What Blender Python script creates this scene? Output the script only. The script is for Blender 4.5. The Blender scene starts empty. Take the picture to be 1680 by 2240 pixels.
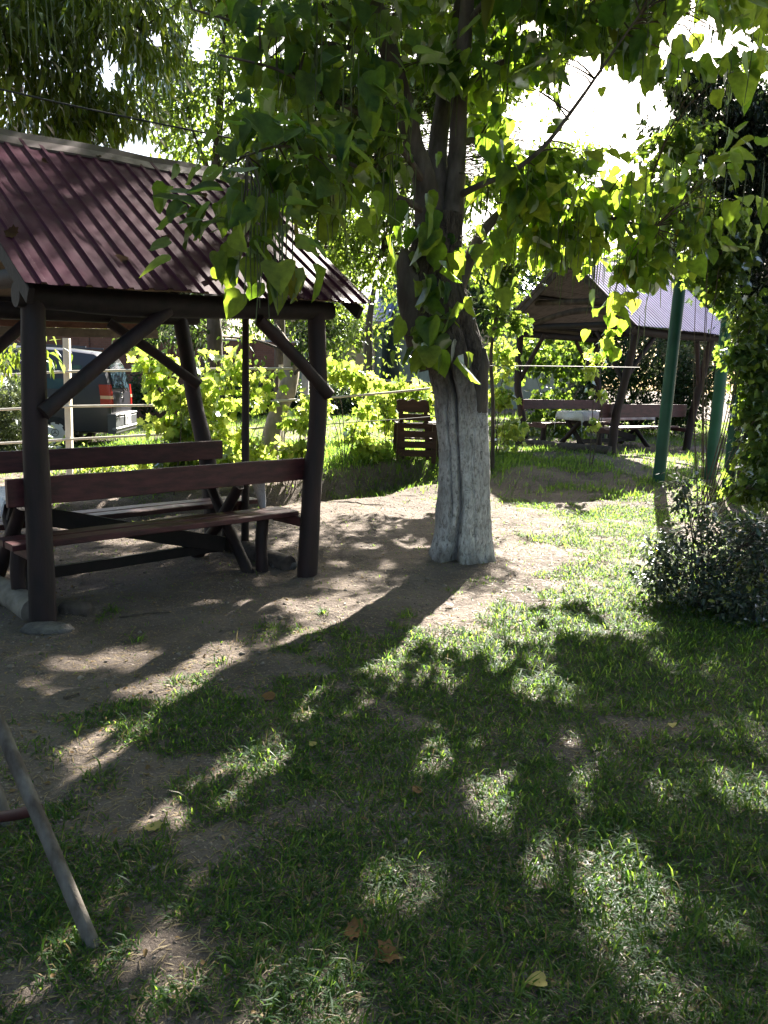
import bpy, math, random
import numpy as np
from mathutils import Vector, Matrix

random.seed(7)
rng = np.random.default_rng(11)
scene = bpy.context.scene
col = scene.collection
PI = math.pi

# ------------------------------------------------------------------ camera
F = 1742.2
PITCH, ROLL, H = math.radians(9.45), math.radians(2.2), 1.6
_r = np.array([1, 0, 0.]); _f = np.array([0, math.cos(PITCH), -math.sin(PITCH)]); _u = np.array([0, math.sin(PITCH), math.cos(PITCH)])
CR = math.cos(ROLL) * _r + math.sin(ROLL) * _u
CU = -math.sin(ROLL) * _r + math.cos(ROLL) * _u
CC = np.array([0, 0, H])

def ray(px, py):
    return _f + CR * (px - 840) / F + CU * (1120 - py) / F
def G(px, py, z=0.0):
    d = ray(px, py); return CC + d * ((z - H) / d[2])
def at(px, py, Y):
    d = ray(px, py); return CC + d * (Y / d[1])
def proj(P):
    d = np.asarray(P, float) - CC
    zc = d @ _f
    zs = np.where(zc > 0.05, zc, 1e9)
    return 840 + F * (d @ CR) / zs, 1120 - F * (d @ CU) / zs, zc

cam_d = bpy.data.cameras.new("camera"); cam = bpy.data.objects.new("camera", cam_d); col.objects.link(cam)
cam.matrix_world = Matrix(((CR[0], CU[0], -_f[0], 0), (CR[1], CU[1], -_f[1], 0), (CR[2], CU[2], -_f[2], H), (0, 0, 0, 1)))
cam_d.sensor_fit = 'VERTICAL'; cam_d.sensor_height = 36; cam_d.lens = 28
cam_d.clip_start = 0.02; cam_d.clip_end = 1500
scene.camera = cam

# ------------------------------------------------------------------ light
SUN_AZ, SUN_EL = math.radians(17.5), math.radians(36)
SUN = np.array([math.sin(SUN_AZ) * math.cos(SUN_EL), math.cos(SUN_AZ) * math.cos(SUN_EL), math.sin(SUN_EL)])
w = bpy.data.worlds.new("World"); scene.world = w; w.use_nodes = True
nt = w.node_tree; nt.nodes.clear()
sky = nt.nodes.new('ShaderNodeTexSky'); sky.sky_type = 'NISHITA'; sky.sun_disc = False
sky.sun_elevation = SUN_EL; sky.sun_rotation = SUN_AZ; sky.air_density = 1.0; sky.dust_density = 2.6; sky.ozone_density = 1.0
bg = nt.nodes.new('ShaderNodeBackground'); bg.inputs[1].default_value = 0.05
wo = nt.nodes.new('ShaderNodeOutputWorld')
nt.links.new(sky.outputs[0], bg.inputs[0]); nt.links.new(bg.outputs[0], wo.inputs[0])
sl = bpy.data.lights.new("sun", 'SUN'); sl.energy = 5.0; sl.angle = math.radians(0.53); sl.color = (1.0, 0.93, 0.82)
so = bpy.data.objects.new("sun", sl); col.objects.link(so)
so.rotation_euler = Vector(SUN).to_track_quat('Z', 'Y').to_euler(); so.location = (6, 14, 14)
vs = scene.view_settings
vs.view_transform = 'Standard'; vs.look = 'None'; vs.gamma = 1; vs.exposure = 3.0; vs.use_curve_mapping = False
scene.render.engine = 'CYCLES'
cy = scene.cycles
cy.max_bounces = 8; cy.diffuse_bounces = 4; cy.glossy_bounces = 3; cy.transmission_bounces = 5
cy.caustics_reflective = False; cy.caustics_refractive = False; cy.use_denoising = True
cy.sample_clamp_indirect = 6.0

# ------------------------------------------------------------------ noise (numpy)
def _hash(i, j, k, seed):
    h = (i.astype(np.int64) * 374761393 + j.astype(np.int64) * 668265263 + k.astype(np.int64) * 2147483647 + seed * 1442695041) & 0xffffffff
    h = ((h ^ (h >> 13)) * 1274126177) & 0xffffffff
    return ((h ^ (h >> 16)) & 0xffff) / 65535.0
def noise3(P, scale=1.0, seed=0, octaves=1):
    P = np.asarray(P, float) * scale
    out = np.zeros(P.shape[0]); amp, tot = 1.0, 0.0
    for o in range(octaves):
        f0 = np.floor(P); t = P - f0; t = t * t * (3 - 2 * t)
        i, j, k = f0[:, 0], f0[:, 1], f0[:, 2]
        v = 0
        for di in (0, 1):
            for dj in (0, 1):
                for dk in (0, 1):
                    wgt = (t[:, 0] if di else 1 - t[:, 0]) * (t[:, 1] if dj else 1 - t[:, 1]) * (t[:, 2] if dk else 1 - t[:, 2])
                    v = v + wgt * _hash(i + di, j + dj, k + dk, seed + o * 17)
        out += amp * v; tot += amp; amp *= 0.5; P = P * 2.03 + 5.1
    return out / tot
def noise2(x, y, scale=1.0, seed=0, octaves=1):
    return noise3(np.stack([x, y, np.zeros_like(x)], 1), scale, seed, octaves)
def sstep(e0, e1, x):
    t = np.clip((x - e0) / (e1 - e0), 0, 1); return t * t * (3 - 2 * t)

# ------------------------------------------------------------------ terrain
DA, DB = np.array([-2.9, 9.2]), np.array([1.0, 12.7])      # ditch axis
def terrain(x, y):
    x = np.asarray(x, float); y = np.asarray(y, float)
    xs, ys = x.ravel(), y.ravel()
    z = 0.34 * sstep(9.8, 14.5, ys) * sstep(-7.5, -2.5, xs)
    z = z + np.clip(ys - 16, 0, 20) * 0.02
    d = DB - DA; L = np.linalg.norm(d); d = d / L
    t = (xs - DA[0]) * d[0] + (ys - DA[1]) * d[1]
    s = -(xs - DA[0]) * d[1] + (ys - DA[1]) * d[0]            # + = far side
    s = s + 0.25 * (noise2(xs, ys, 1.3, 5) - .5)
    prof = np.where(s < 0, sstep(-0.75, 0.05, s), 1 - sstep(0.28, 0.62, s))
    fade = sstep(-2.2, -1.0, t) * (1 - sstep(L - 0.7, L + 0.5, t))
    z = z - 0.36 * prof * fade
    berm = np.exp(-((s - 0.95) / 0.35) ** 2) * fade
    z = z + 0.05 * berm
    # little mound round the tree's foot
    z = z + 0.05 * np.exp(-(((xs - .73) / .8) ** 2 + ((ys - 7.1) / .7) ** 2))
    z = z + 0.05 * (noise2(xs, ys, 0.8, 1) - .5) + 0.035 * (noise2(xs, ys, 2.6, 2) - .5) + 0.024 * (noise2(xs, ys, 8, 3) - .5) + 0.012 * (noise2(xs, ys, 19, 4) - .5)
    return z.reshape(x.shape)
def tz(x, y):
    return float(terrain(np.array([x]), np.array([y]))[0])
def GT(px, py):
    z = 0.0
    for _ in range(8):
        p = G(px, py, z); z = 0.5 * z + 0.5 * tz(p[0], p[1])
    p = G(px, py, z); return np.array([p[0], p[1], tz(p[0], p[1])])

# ------------------------------------------------------------------ materials
class NB:
    def __init__(s, name):
        s.m = bpy.data.materials.new(name); s.m.use_nodes = True
        s.t = s.m.node_tree; s.t.nodes.clear()
        s.out = s.n('ShaderNodeOutputMaterial')
    def n(s, typ, **kw):
        nd = s.t.nodes.new(typ)
        for k, v in kw.items(): setattr(nd, k, v)
        return nd
    def l(s, a, b): s.t.links.new(a, b)
    def noise(s, scale, detail=4, rough=.55, vec=None, dist=0):
        nd = s.n('ShaderNodeTexNoise'); nd.inputs['Scale'].default_value = scale; nd.inputs['Detail'].default_value = detail
        nd.inputs['Roughness'].default_value = rough; nd.inputs['Distortion'].default_value = dist
        if vec is not None: s.l(vec, nd.inputs['Vector'])
        return nd.outputs['Fac']
    def coord(s, sx=1, sy=1, sz=1, kind='Object'):
        tc = s.n('ShaderNodeTexCoord'); mp = s.n('ShaderNodeMapping'); mp.inputs['Scale'].default_value = (sx, sy, sz)
        s.l(tc.outputs[kind], mp.inputs['Vector']); return mp.outputs[0]
    def ramp(s, fac, stops):
        r = s.n('ShaderNodeValToRGB'); e = r.color_ramp.elements
        while len(e) < len(stops): e.new(0.5)
        for el, (p, c) in zip(e, stops):
            el.position = p; el.color = (*c, 1) if len(c) == 3 else c
        s.l(fac, r.inputs[0]); return r.outputs[0]
    def mix(s, fac, a, b, blend='MIX'):
        m = s.n('ShaderNodeMix', data_type='RGBA', blend_type=blend)
        for inp, v in ((m.inputs[0], fac), (m.inputs[6], a), (m.inputs[7], b)):
            if hasattr(v, 'is_linked'): s.l(v, inp)
            elif isinstance(v, (tuple, list)): inp.default_value = (*v, 1) if len(v) == 3 else v
            else: inp.default_value = v
        return m.outputs[2]
    def bump(s, h, strength=.4, dist=.01):
        b = s.n('ShaderNodeBump'); b.inputs['Strength'].default_value = strength; b.inputs['Distance'].default_value = dist
        s.l(h, b.inputs['Height']); return b.outputs[0]
    def pbsdf(s, color, rough=.7, metal=0, normal=None, spec=.5, **kw):
        p = s.n('ShaderNodeBsdfPrincipled')
        for k, v in (('Base Color', color), ('Roughness', rough), ('Metallic', metal), ('Specular IOR Level', spec)):
            if hasattr(v, 'is_linked'): s.l(v, p.inputs[k])
            elif isinstance(v, (tuple, list)): p.inputs[k].default_value = (*v, 1)
            else: p.inputs[k].default_value = v
        for k, v in kw.items(): p.inputs[k].default_value = v
        if normal is not None: s.l(normal, p.inputs['Normal'])
        return p.outputs[0]
    def done(s, sh): s.l(sh, s.out.inputs[0]); return s.m

def two_tone(name, c1, c2, scale=6, rough=.7, bump=.3, bdist=.01, bscale=None, stretch=(1, 1, 1), spec=.4, metal=0, detail=5, p=(.35, .65)):
    b = NB(name); v = b.coord(*stretch)
    f = b.noise(scale, detail, vec=v)
    c = b.ramp(f, [(p[0], c1), (p[1], c2)])
    f2 = b.noise(bscale or scale * 4, 6, vec=v)
    return b.done(b.pbsdf(c, rough, metal, b.bump(f2, bump, bdist), spec))

def leaf_mat(name, ca, cb, ta, tb, gloss=.25, rough=.4, tr=.5, yellow=None):
    b = NB(name)
    g = b.n('ShaderNodeNewGeometry'); rnd = g.outputs['Random Per Island']
    dcol = b.mix(rnd, ca, cb); tcol = b.mix(rnd, ta, tb)
    mt = b.ramp(b.noise(17, 4, .65, vec=b.coord()), [(.30, (.62, .62, .62)), (.70, (1.18, 1.15, 1.0))])
    dcol = b.mix(1.0, dcol, mt, 'MULTIPLY'); tcol = b.mix(1.0, tcol, mt, 'MULTIPLY')
    if yellow:
        st = b.n('ShaderNodeMath', operation='GREATER_THAN'); b.l(rnd, st.inputs[0]); st.inputs[1].default_value = yellow[0]
        dcol = b.mix(st.outputs[0], dcol, yellow[1]); tcol = b.mix(st.outputs[0], tcol, yellow[2])
    d = b.n('ShaderNodeBsdfDiffuse'); b.l(dcol, d.inputs[0])
    t = b.n('ShaderNodeBsdfTranslucent'); b.l(tcol, t.inputs[0])
    ms = b.n('ShaderNodeMixShader'); ms.inputs[0].default_value = tr; b.l(d.outputs[0], ms.inputs[1]); b.l(t.outputs[0], ms.inputs[2])
    gl = b.n('ShaderNodeBsdfAnisotropic') if False else b.n('ShaderNodeBsdfGlossy'); gl.inputs['Roughness'].default_value = rough
    gl.inputs[0].default_value = (.9, .95, 1, 1)
    lw = b.n('ShaderNodeFresnel'); lw.inputs[0].default_value = 1.38
    mu = b.n('ShaderNodeMath', operation='MULTIPLY'); b.l(lw.outputs[0], mu.inputs[0]); mu.inputs[1].default_value = gloss
    m2 = b.n('ShaderNodeMixShader'); b.l(mu.outputs[0], m2.inputs[0]); b.l(ms.outputs[0], m2.inputs[1]); b.l(gl.outputs[0], m2.inputs[2])
    return b.done(m2.outputs[0])

M = {}
M['post'] = two_tone('dark_stained_log', (.009, .005, .0055), (.027, .012, .012), 9, .66, .6, .008, 26, (1, 1, .25))
M['beam'] = two_tone('dark_beam', (.006, .005, .005), (.016, .010, .010), 9, .7, .5, .008, 30)
M['plank'] = two_tone('maroon_plank', (.032, .008, .010), (.082, .021, .024), 5, .52, .45, .004, 22, (1.2, 1.2, 5), spec=.45)
M['oldlog'] = two_tone('weathered_log', (.10, .085, .07), (.22, .19, .16), 7, .85, .6, .01, 28)
M['barklog'] = two_tone('bark_log', (.035, .027, .023), (.085, .066, .055), 9, .9, .8, .012, 30)
M['tanboard'] = two_tone('tan_ceiling_board', (.15, .115, .08), (.24, .185, .13), 3, .75, .25, .004, 18, (1, 6, 6))
M['greyboard'] = two_tone('grey_ceiling_board', (.10, .085, .072), (.17, .145, .125), 3, .8, .25, .004, 18, (1, 6, 6))
M['rustboard'] = two_tone('rust_brown_board', (.12, .048, .026), (.19, .08, .045), 4, .7, .25, .004, 20, (1, 5, 5))
M['stone'] = two_tone('grey_stone', (.06, .054, .05), (.13, .118, .11), 9, .95, 1.0, .03, 24)
M['whitepipe'] = two_tone('cream_painted_pipe', (.62, .55, .44), (.74, .68, .58), 5, .5, .15, .002, 40, p=(.3, .6))
M['greenpipe'] = two_tone('dark_green_paint', (.006, .060, .040), (.012, .088, .058), 3, .42, .1, .002, 30)
M['rustpipe'] = two_tone('chipped_pipe', (.055, .042, .032), (.15, .135, .115), 13, .75, .5, .004, 70, (1, 1, .35), p=(.38, .58))
M['redbar'] = two_tone('dark_red_bar', (.035, .008, .009), (.06, .014, .014), 8, .6, .3, .003, 40)
M['cloth'] = None
M['black'] = two_tone('black_rubber', (.012, .012, .012), (.022, .022, .022), 20, .85, .2, .002)
M['cable'] = two_tone('black_cable', (.012, .012, .012), (.03, .03, .03), 20, .6, .1, .002)
M['wire'] = two_tone('grey_wire', (.05, .048, .045), (.10, .095, .09), 20, .5, .1, .002, metal=.5)
M['concrete'] = two_tone('grey_concrete', (.26, .25, .24), (.38, .37, .36), 8, .9, .3, .006)
M['bluewood'] = two_tone('chair_brown_wood', (.030, .013, .009), (.060, .027, .018), 5, .65, .35, .004, 24, (1, 1, 4))
M['bark'] = two_tone('grey_brown_bark', (.045, .036, .030), (.12, .10, .085), 8, .9, .9, .02, 25, (1, 1, .3))
M['limb'] = two_tone('catalpa_limb_bark', (.055, .045, .040), (.13, .11, .10), 10, .9, .8, .012, 30, (1, 1, .4))
M['twig'] = two_tone('twig_bark', (.05, .038, .028), (.10, .08, .06), 20, .9, .2, .004)

def m_cloth():
    b = NB('white_patterned_oilcloth'); v = b.coord()
    f = b.noise(14, 3, vec=v, dist=1.2)
    c = b.ramp(f, [(.46, (.62, .62, .66)), (.5, (.40, .40, .46)), (.54, (.64, .63, .66))])
    f2 = b.noise(5, 3, vec=v)
    return b.done(b.pbsdf(c, .45, 0, b.bump(f2, .3, .02)))
M['cloth'] = m_cloth()

def m_roof(name, c1, c2, rough, dirt, spec=.5):
    b = NB(name); v = b.coord()
    f = b.noise(2.2, 5, vec=v)
    c = b.ramp(f, [(.35, c1), (.65, c2)])
    f2 = b.noise(9, 6, .65, vec=v)
    d = b.ramp(f2, [(.60, (0, 0, 0)), (.72, (1, 1, 1))])
    c = b.mix(d, c, dirt)
    rr = b.ramp(f2, [(.3, (rough - .06,) * 3), (.7, (rough + .22,) * 3)])
    f3 = b.noise(1.1, 3, vec=v)
    return b.done(b.pbsdf(c, rr, 0, b.bump(f3, .25, .03), spec, **({'IOR': 1.17} if name.startswith('maroon') else {})))
M['roof'] = m_roof('maroon_roof_sheet', (.036, .007, .020), (.056, .013, .030), .42, (.050, .020, .028), .30)
M['roof_blue'] = m_roof('violet_brown_roof_sheet', (.20, .165, .30), (.27, .23, .39), .34, (.20, .17, .22), .8)
M['roof_far'] = m_roof('blue_grey_roof', (.25, .26, .42), (.32, .33, .5), .4, (.3, .3, .4))
M['ridge'] = m_roof('dull_ridge_cap', (.040, .018, .022), (.060, .034, .036), .42, (.13, .10, .09))

def m_soil():
    b = NB('dusty_soil'); v = b.coord()
    f = b.noise(1.1, 6, .6, vec=v)
    c = b.ramp(f, [(.30, (.082, .066, .058)), (.5, (.135, .109, .094)), (.72, (.185, .15, .127))])
    f2 = b.noise(28, 5, .7, vec=v)
    c = b.mix(b.ramp(f2, [(.52, (0, 0, 0)), (.75, (.55, .55, .55))]), c, (.095, .075, .06))
    f4 = b.noise(75, 2, .5, vec=v)
    c = b.mix(b.ramp(f4, [(.63, (0, 0, 0)), (.70, (.7, .7, .7))]), c, (.36, .31, .25))
    f3 = b.noise(14, 8, .7, vec=v)
    return b.done(b.pbsdf(c, .95, 0, b.bump(f3, 1.0, .05), .15))
M['soil'] = m_soil()

def m_trunk():
    b = NB('whitewashed_bark'); tc = b.n('ShaderNodeTexCoord')
    sep = b.n('ShaderNodeSeparateXYZ'); b.l(tc.outputs['Object'], sep.inputs[0])
    v = b.coord(1, 1, .34); vv = b.coord(1, 1, .48)
    f = b.noise(26, 6, .65, vec=v)
    bark = b.ramp(f, [(.32, (.022, .018, .016)), (.52, (.075, .062, .054)), (.72, (.13, .11, .10))])
    f2 = b.noise(30, 7, .74, vec=vv, dist=.9)
    white = b.ramp(f2, [(.33, (.035, .032, .03)), (.41, (.30, .285, .27)), (.54, (.58, .565, .55)), (.72, (.76, .75, .73))])
    f5 = b.noise(3.2, 4, vec=b.coord())
    white = b.mix(b.ramp(f5, [(.42, (0, 0, 0)), (.66, (.55, .55, .55))]), white, (.24, .225, .215))
    nz = b.noise(7, 5, vec=b.coord(1, 1, .35))
    ad = b.n('ShaderNodeMath', operation='MULTIPLY_ADD'); b.l(nz, ad.inputs[0]); ad.inputs[1].default_value = .55; b.l(sep.outputs[2], ad.inputs[2])
    fac = b.ramp(ad.outputs[0], [(.0, (1, 1, 1)), (1, (0, 0, 0))])
    mr = b.n('ShaderNodeMapRange'); b.l(ad.outputs[0], mr.inputs[0]); mr.inputs[1].default_value = 1.42; mr.inputs[2].default_value = 2.0; mr.inputs[3].default_value = 1; mr.inputs[4].default_value = 0
    c = b.mix(mr.outputs[0], bark, white)
    mg = b.n('ShaderNodeMapRange'); b.l(ad.outputs[0], mg.inputs[0]); mg.inputs[1].default_value = .24; mg.inputs[2].default_value = .42; mg.inputs[3].default_value = 0; mg.inputs[4].default_value = 1
    c = b.mix(mg.outputs[0], (.15, .125, .105), c)
    h = b.n('ShaderNodeMath', operation='ADD'); b.l(f, h.inputs[0]); b.l(f2, h.inputs[1])
    return b.done(b.pbsdf(c, .92, 0, b.bump(h.outputs[0], 1.0, .022), .25))
M['trunk'] = m_trunk()

M['catalpa'] = leaf_mat('catalpa_leaf', (.014, .050, .034), (.030, .074, .040), (.24, .44, .03), (.46, .62, .06), .22, .45, .56, (.985, (.14, .15, .03), (.42, .40, .04)))
M['walnut'] = leaf_mat('drooping_leaf', (.030, .070, .022), (.060, .105, .028), (.22, .36, .035), (.38, .48, .05), .5, .42, .5)
M['bgleaf'] = leaf_mat('fine_tree_leaf', (.028, .070, .020), (.060, .115, .030), (.25, .42, .04), (.40, .54, .06), .4, .42, .5)
M['vine'] = leaf_mat('vine_leaf', (.045, .10, .025), (.11, .17, .04), (.30, .50, .05), (.72, .80, .17), .3, .42, .64)
M['creeper'] = leaf_mat('creeper_leaf', (.018, .048, .018), (.040, .085, .028), (.20, .36, .035), (.38, .52, .07), .35, .45, .50)
M['ivy'] = leaf_mat('dark_evergreen_leaf', (.012, .026, .020), (.022, .040, .028), (.03, .06, .02), (.06, .10, .03), .45, .40, .3)
M['hedge'] = leaf_mat('hedge_leaf', (.014, .036, .014), (.032, .065, .022), (.08, .16, .02), (.16, .26, .04), .4, .4, .4)
M['thuja'] = leaf_mat('thuja_leaf', (.05, .075, .028), (.085, .105, .045), (.14, .20, .06), (.20, .25, .08), .3, .5, .35)
M['rose'] = leaf_mat('glossy_bush_leaf', (.018, .030, .024), (.034, .055, .034), (.08, .16, .03), (.18, .26, .05), 1.3, .30, .3, (.965, (.22, .22, .03), (.5, .45, .04)))
M['grass'] = leaf_mat('grass_blade', (.025, .068, .032), (.056, .104, .044), (.17, .37, .045), (.40, .57, .075), .015, .5, .58)
M['drygrass'] = leaf_mat('dry_grass', (.20, .145, .065), (.30, .225, .115), (.25, .19, .09), (.35, .29, .16), .05, .5, .35)
M['litter'] = leaf_mat('dry_leaf_litter', (.16, .10, .05), (.32, .24, .14), (.22, .14, .05), (.35, .24, .10), .2, .5, .3)
M['pod'] = leaf_mat('seed_pod', (.10, .13, .075), (.17, .20, .11), (.08, .13, .04), (.14, .18, .06), .5, .4, .25)
M['rleaf'] = leaf_mat('dark_dry_leaf', (.035, .018, .012), (.08, .04, .022), (.05, .025, .01), (.08, .04, .02), .1, .5, .2)
M['yleaf'] = leaf_mat('yellow_fallen_leaf', (.38, .30, .10), (.48, .40, .16), (.4, .3, .08), (.45, .36, .12), .2, .5, .3)
M['bleaf'] = leaf_mat('brown_fallen_leaf', (.17, .085, .04), (.26, .14, .07), (.25, .12, .04), (.3, .16, .06), .2, .5, .3)

# ------------------------------------------------------------------ mesh helpers
def V(*a): return np.array(a, float)
def unit(v): v = np.asarray(v, float); return v / (np.linalg.norm(v) + 1e-12)

def catmull(pts, n):
    P = np.asarray(pts, float)
    if len(P) == 2: return P[0] + (P[1] - P[0]) * np.linspace(0, 1, n)[:, None]
    ext = np.vstack([2 * P[0] - P[1], P, 2 * P[-1] - P[-2]]); out = []
    for t in np.linspace(0, len(P) - 1, n):
        i = min(int(t), len(P) - 2); s = t - i
        p0, p1, p2, p3 = ext[i:i + 4]
        out.append(.5 * ((2 * p1) + (p2 - p0) * s + (2 * p0 - 5 * p1 + 4 * p2 - p3) * s * s + (-p0 + 3 * p1 - 3 * p2 + p3) * s ** 3))
    return np.array(out)

class MB:
    def __init__(s): s.v = []; s.f = []; s.n = 0
    def add(s, V_, F_):
        V_ = np.asarray(V_, float); s.v.append(V_); s.f += [tuple(i + s.n for i in f) for f in F_]; s.n += len(V_)
    def box(s, c, ax, ay, az, sx, sy, sz, bev=0.0, wob=0.0):
        """box centred at c, full sizes along unit axes, chamfered long edges, slightly wobbly"""
        c, ax, ay, az = map(lambda q: np.asarray(q, float), (c, ax, ay, az))
        hx, hy, hz = sx / 2, sy / 2, sz / 2; b = min(bev, hy * .8, hz * .8)
        prof = [(-hy + b, -hz), (hy - b, -hz), (hy, -hz + b), (hy, hz - b), (hy - b, hz), (-hy + b, hz), (-hy, hz - b), (-hy, -hz + b)] if b > 0 else [(-hy, -hz), (hy, -hz), (hy, hz), (-hy, hz)]
        k = len(prof); ns = max(2, int(sx / .25) + 1) if wob else 2; vs_, fs = [], []
        for i in range(ns):
            x = -hx + sx * i / (ns - 1); oy, oz = (random.uniform(-wob, wob), random.uniform(-wob, wob)) if wob else (0, 0)
            for (y, z) in prof: vs_.append(c + ax * x + ay * (y + oy) + az * (z + oz))
        for i in range(ns - 1):
            for j in range(k):
                a, b2 = i * k + j, i * k + (j + 1) % k; fs.append((a, b2, b2 + k, a + k))
        fs.append(tuple(range(k))[::-1]); fs.append(tuple(range((ns - 1) * k, ns * k)))
        s.add(vs_, fs)
    def beam(s, p, q, wdt, hgt, up=(0, 0, 1), bev=.006, wob=0.0):
        p, q = np.asarray(p, float), np.asarray(q, float); ax = unit(q - p); ay = unit(np.cross(up, ax)); az = np.cross(ax, ay)
        s.box((p + q) / 2, ax, ay, az, np.linalg.norm(q - p), wdt, hgt, bev, wob)
    def tube(s, pts, rad, segs=8, n=None, rough=0.0, seed=0, caps=True, freq=9.0):
        P = catmull(pts, n) if n else np.asarray(pts, float)
        m = len(P); r = np.interp(np.linspace(0, 1, m), np.linspace(0, 1, len(rad)), rad) if hasattr(rad, '__len__') else np.full(m, rad)
        T = np.gradient(P, axis=0); T /= np.linalg.norm(T, axis=1)[:, None] + 1e-12
        ref = V(1, 0, 0) if abs(T[0][0]) < .8 else V(0, 1, 0); N = unit(np.cross(T[0], ref)); vs_ = []
        th = np.linspace(0, 2 * PI, segs, endpoint=False); rings = []
        for i in range(m):
            N = unit(N - T[i] * (N @ T[i])); B = np.cross(T[i], N)
            rings.append(P[i] + r[i] * (np.cos(th)[:, None] * N + np.sin(th)[:, None] * B))
        vs_ = np.concatenate(rings)
        if rough:
            cen = np.repeat(P, segs, 0); d = vs_ - cen
            vs_ = cen + d * (1 + rough * (noise3(vs_, freq, seed, 2) - .5) * 2)[:, None]
        fs = [(i * segs + j, i * segs + (j + 1) % segs, (i + 1) * segs + (j + 1) % segs, (i + 1) * segs + j) for i in range(m - 1) for j in range(segs)]
        if caps: fs.append(tuple(range(segs))[::-1]); fs.append(tuple(range((m - 1) * segs, m * segs)))
        s.add(vs_, fs)
    def arrays(s): return np.concatenate(s.v) if s.v else np.zeros((0, 3))

def wloc(o):
    p = V(0, 0, 0)
    while o is not None: p = p + np.array(o.location); o = o.parent
    return p
def link(name, me, mat, parent):
    o = bpy.data.objects.new(name, me); col.objects.link(o)
    if parent is not None: o.parent = parent
    if mat is not None: me.materials.append(mat)
    return o
def build(name, mb, mat, parent=None, smooth=True, loc=None):
    base = wloc(parent) if parent is not None else (np.asarray(loc, float) if loc is not None else V(0, 0, 0))
    me = bpy.data.meshes.new(name); me.from_pydata((mb.arrays() - base).tolist(), [], mb.f); me.update()
    if smooth:
        me.polygons.foreach_set('use_smooth', [True] * len(me.polygons))
        try: me.set_sharp_from_angle(angle=math.radians(38))
        except Exception: pass
    o = link(name, me, mat, parent)
    if parent is None: o.location = base.tolist()
    return o
def np_mesh(name, verts, faces, mat, parent=None, smooth=False, loc=None):
    """faces: int array (n,k)"""
    base = wloc(parent) if parent is not None else (np.asarray(loc, float) if loc is not None else V(0, 0, 0))
    me = bpy.data.meshes.new(name); nv, (nf, k) = len(verts), faces.shape
    me.vertices.add(nv); me.vertices.foreach_set('co', (verts - base).astype(np.float32).ravel())
    me.loops.add(nf * k); me.loops.foreach_set('vertex_index', faces.astype(np.int32).ravel())
    me.polygons.add(nf); me.polygons.foreach_set('loop_start', np.arange(0, nf * k, k, dtype=np.int32))
    try: me.polygons.foreach_set('loop_total', np.full(nf, k, dtype=np.int32))
    except Exception: pass
    if smooth: me.polygons.foreach_set('use_smooth', np.ones(nf, dtype=bool))
    me.update(calc_edges=True)
    o = link(name, me, mat, parent)
    if parent is None: o.location = base.tolist()
    return o
def tag(o, label=None, cat=None, group=None, kind=None):
    for k, v in (('label', label), ('category', cat), ('group', group), ('kind', kind)):
        if v: o[k] = v
    return o
def thing(name, loc, label, cat, group=None):
    o = bpy.data.objects.new(name, None); col.objects.link(o); o.location = [float(c) for c in loc]; o.empty_display_size = .1
    return tag(o, label, cat, group)

# ------------------------------------------------------------------ ground
def axis(a, b, step, far_lo, far_hi):
    mid = np.arange(a, b + 1e-6, step); lo = [a]; hi = [b]; s = step
    while lo[-1] > far_lo: s *= 1.35; lo.append(lo[-1] - s)
    s = step
    while hi[-1] < far_hi: s *= 1.35; hi.append(hi[-1] + s)
    return np.concatenate([lo[:0:-1], mid, hi[1:]])
gx, gy = axis(-9, 9, .06, -160, 160), axis(.4, 18, .06, -60, 400)
X, Y = np.meshgrid(gx, gy); Z = terrain(X, Y)
gv = np.stack([X.ravel(), Y.ravel(), Z.ravel()], 1); nx, ny = len(gx), len(gy)
ii = (np.arange(ny - 1)[:, None] * nx + np.arange(nx - 1)[None, :]).ravel()
ground = np_mesh('ground', gv, np.stack([ii, ii + 1, ii + 1 + nx, ii + nx], 1), M['soil'], smooth=True)
tag(ground, kind='structure')

# ------------------------------------------------------------------ gazebos
def corrugated(mb, p00, ea, es, la, ls, nrm, pitch=.13, h=.012, warp=0.0, seed=0):
    """sheet from corner p00, along ridge direction ea (length la), down-slope direction es (length ls)"""
    prof = []; x = 0.0
    while x < la - 1e-6:
        for dx, hh in ((0, 0), (.62, 0), (.70, 1), (.90, 1), (.98, 0)):
            xx = x + dx * pitch
            if xx < la: prof.append((xx, hh * h))
        x += pitch
    prof.append((la, 0)); ns = 13; vs_, k = [], len(prof)
    for i in range(ns):
        t = i / (ns - 1)
        for (xx, hh) in prof:
            wv = warp * (math.sin(xx * 5.1 + seed) * t ** 3 + .5 * math.sin(xx * 11 + 2 * seed + t * 4) * t ** 2)
            vs_.append(p00 + ea * xx + es * (ls * t) + nrm * (hh + wv))
    top = np.array(vs_); bot = top - nrm * .004
    fs = []
    for i in range(ns - 1):
        for j in range(k - 1):
            a = i * k + j; fs.append((a, a + k, a + k + 1, a + 1)); fs.append(tuple(q + ns * k for q in (a, a + 1, a + k + 1, a + k)))
    mb.add(np.concatenate([top, bot]), fs)

def log(name, pts, rad, mat, parent, segs=12, rough=.10, n=16, seed=None):
    mb = MB(); mb.tube(pts, rad, segs, n, rough, random.randint(0, 999) if seed is None else seed, freq=6); return build(name, mb, mat, parent)
def board(name, p, q, wd, th, mat, parent, up=(0, 0, 1), wob=.002):
    mb = MB(); mb.beam(p, q, th, wd, up, .005, wob); return build(name, mb, mat, parent)

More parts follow.
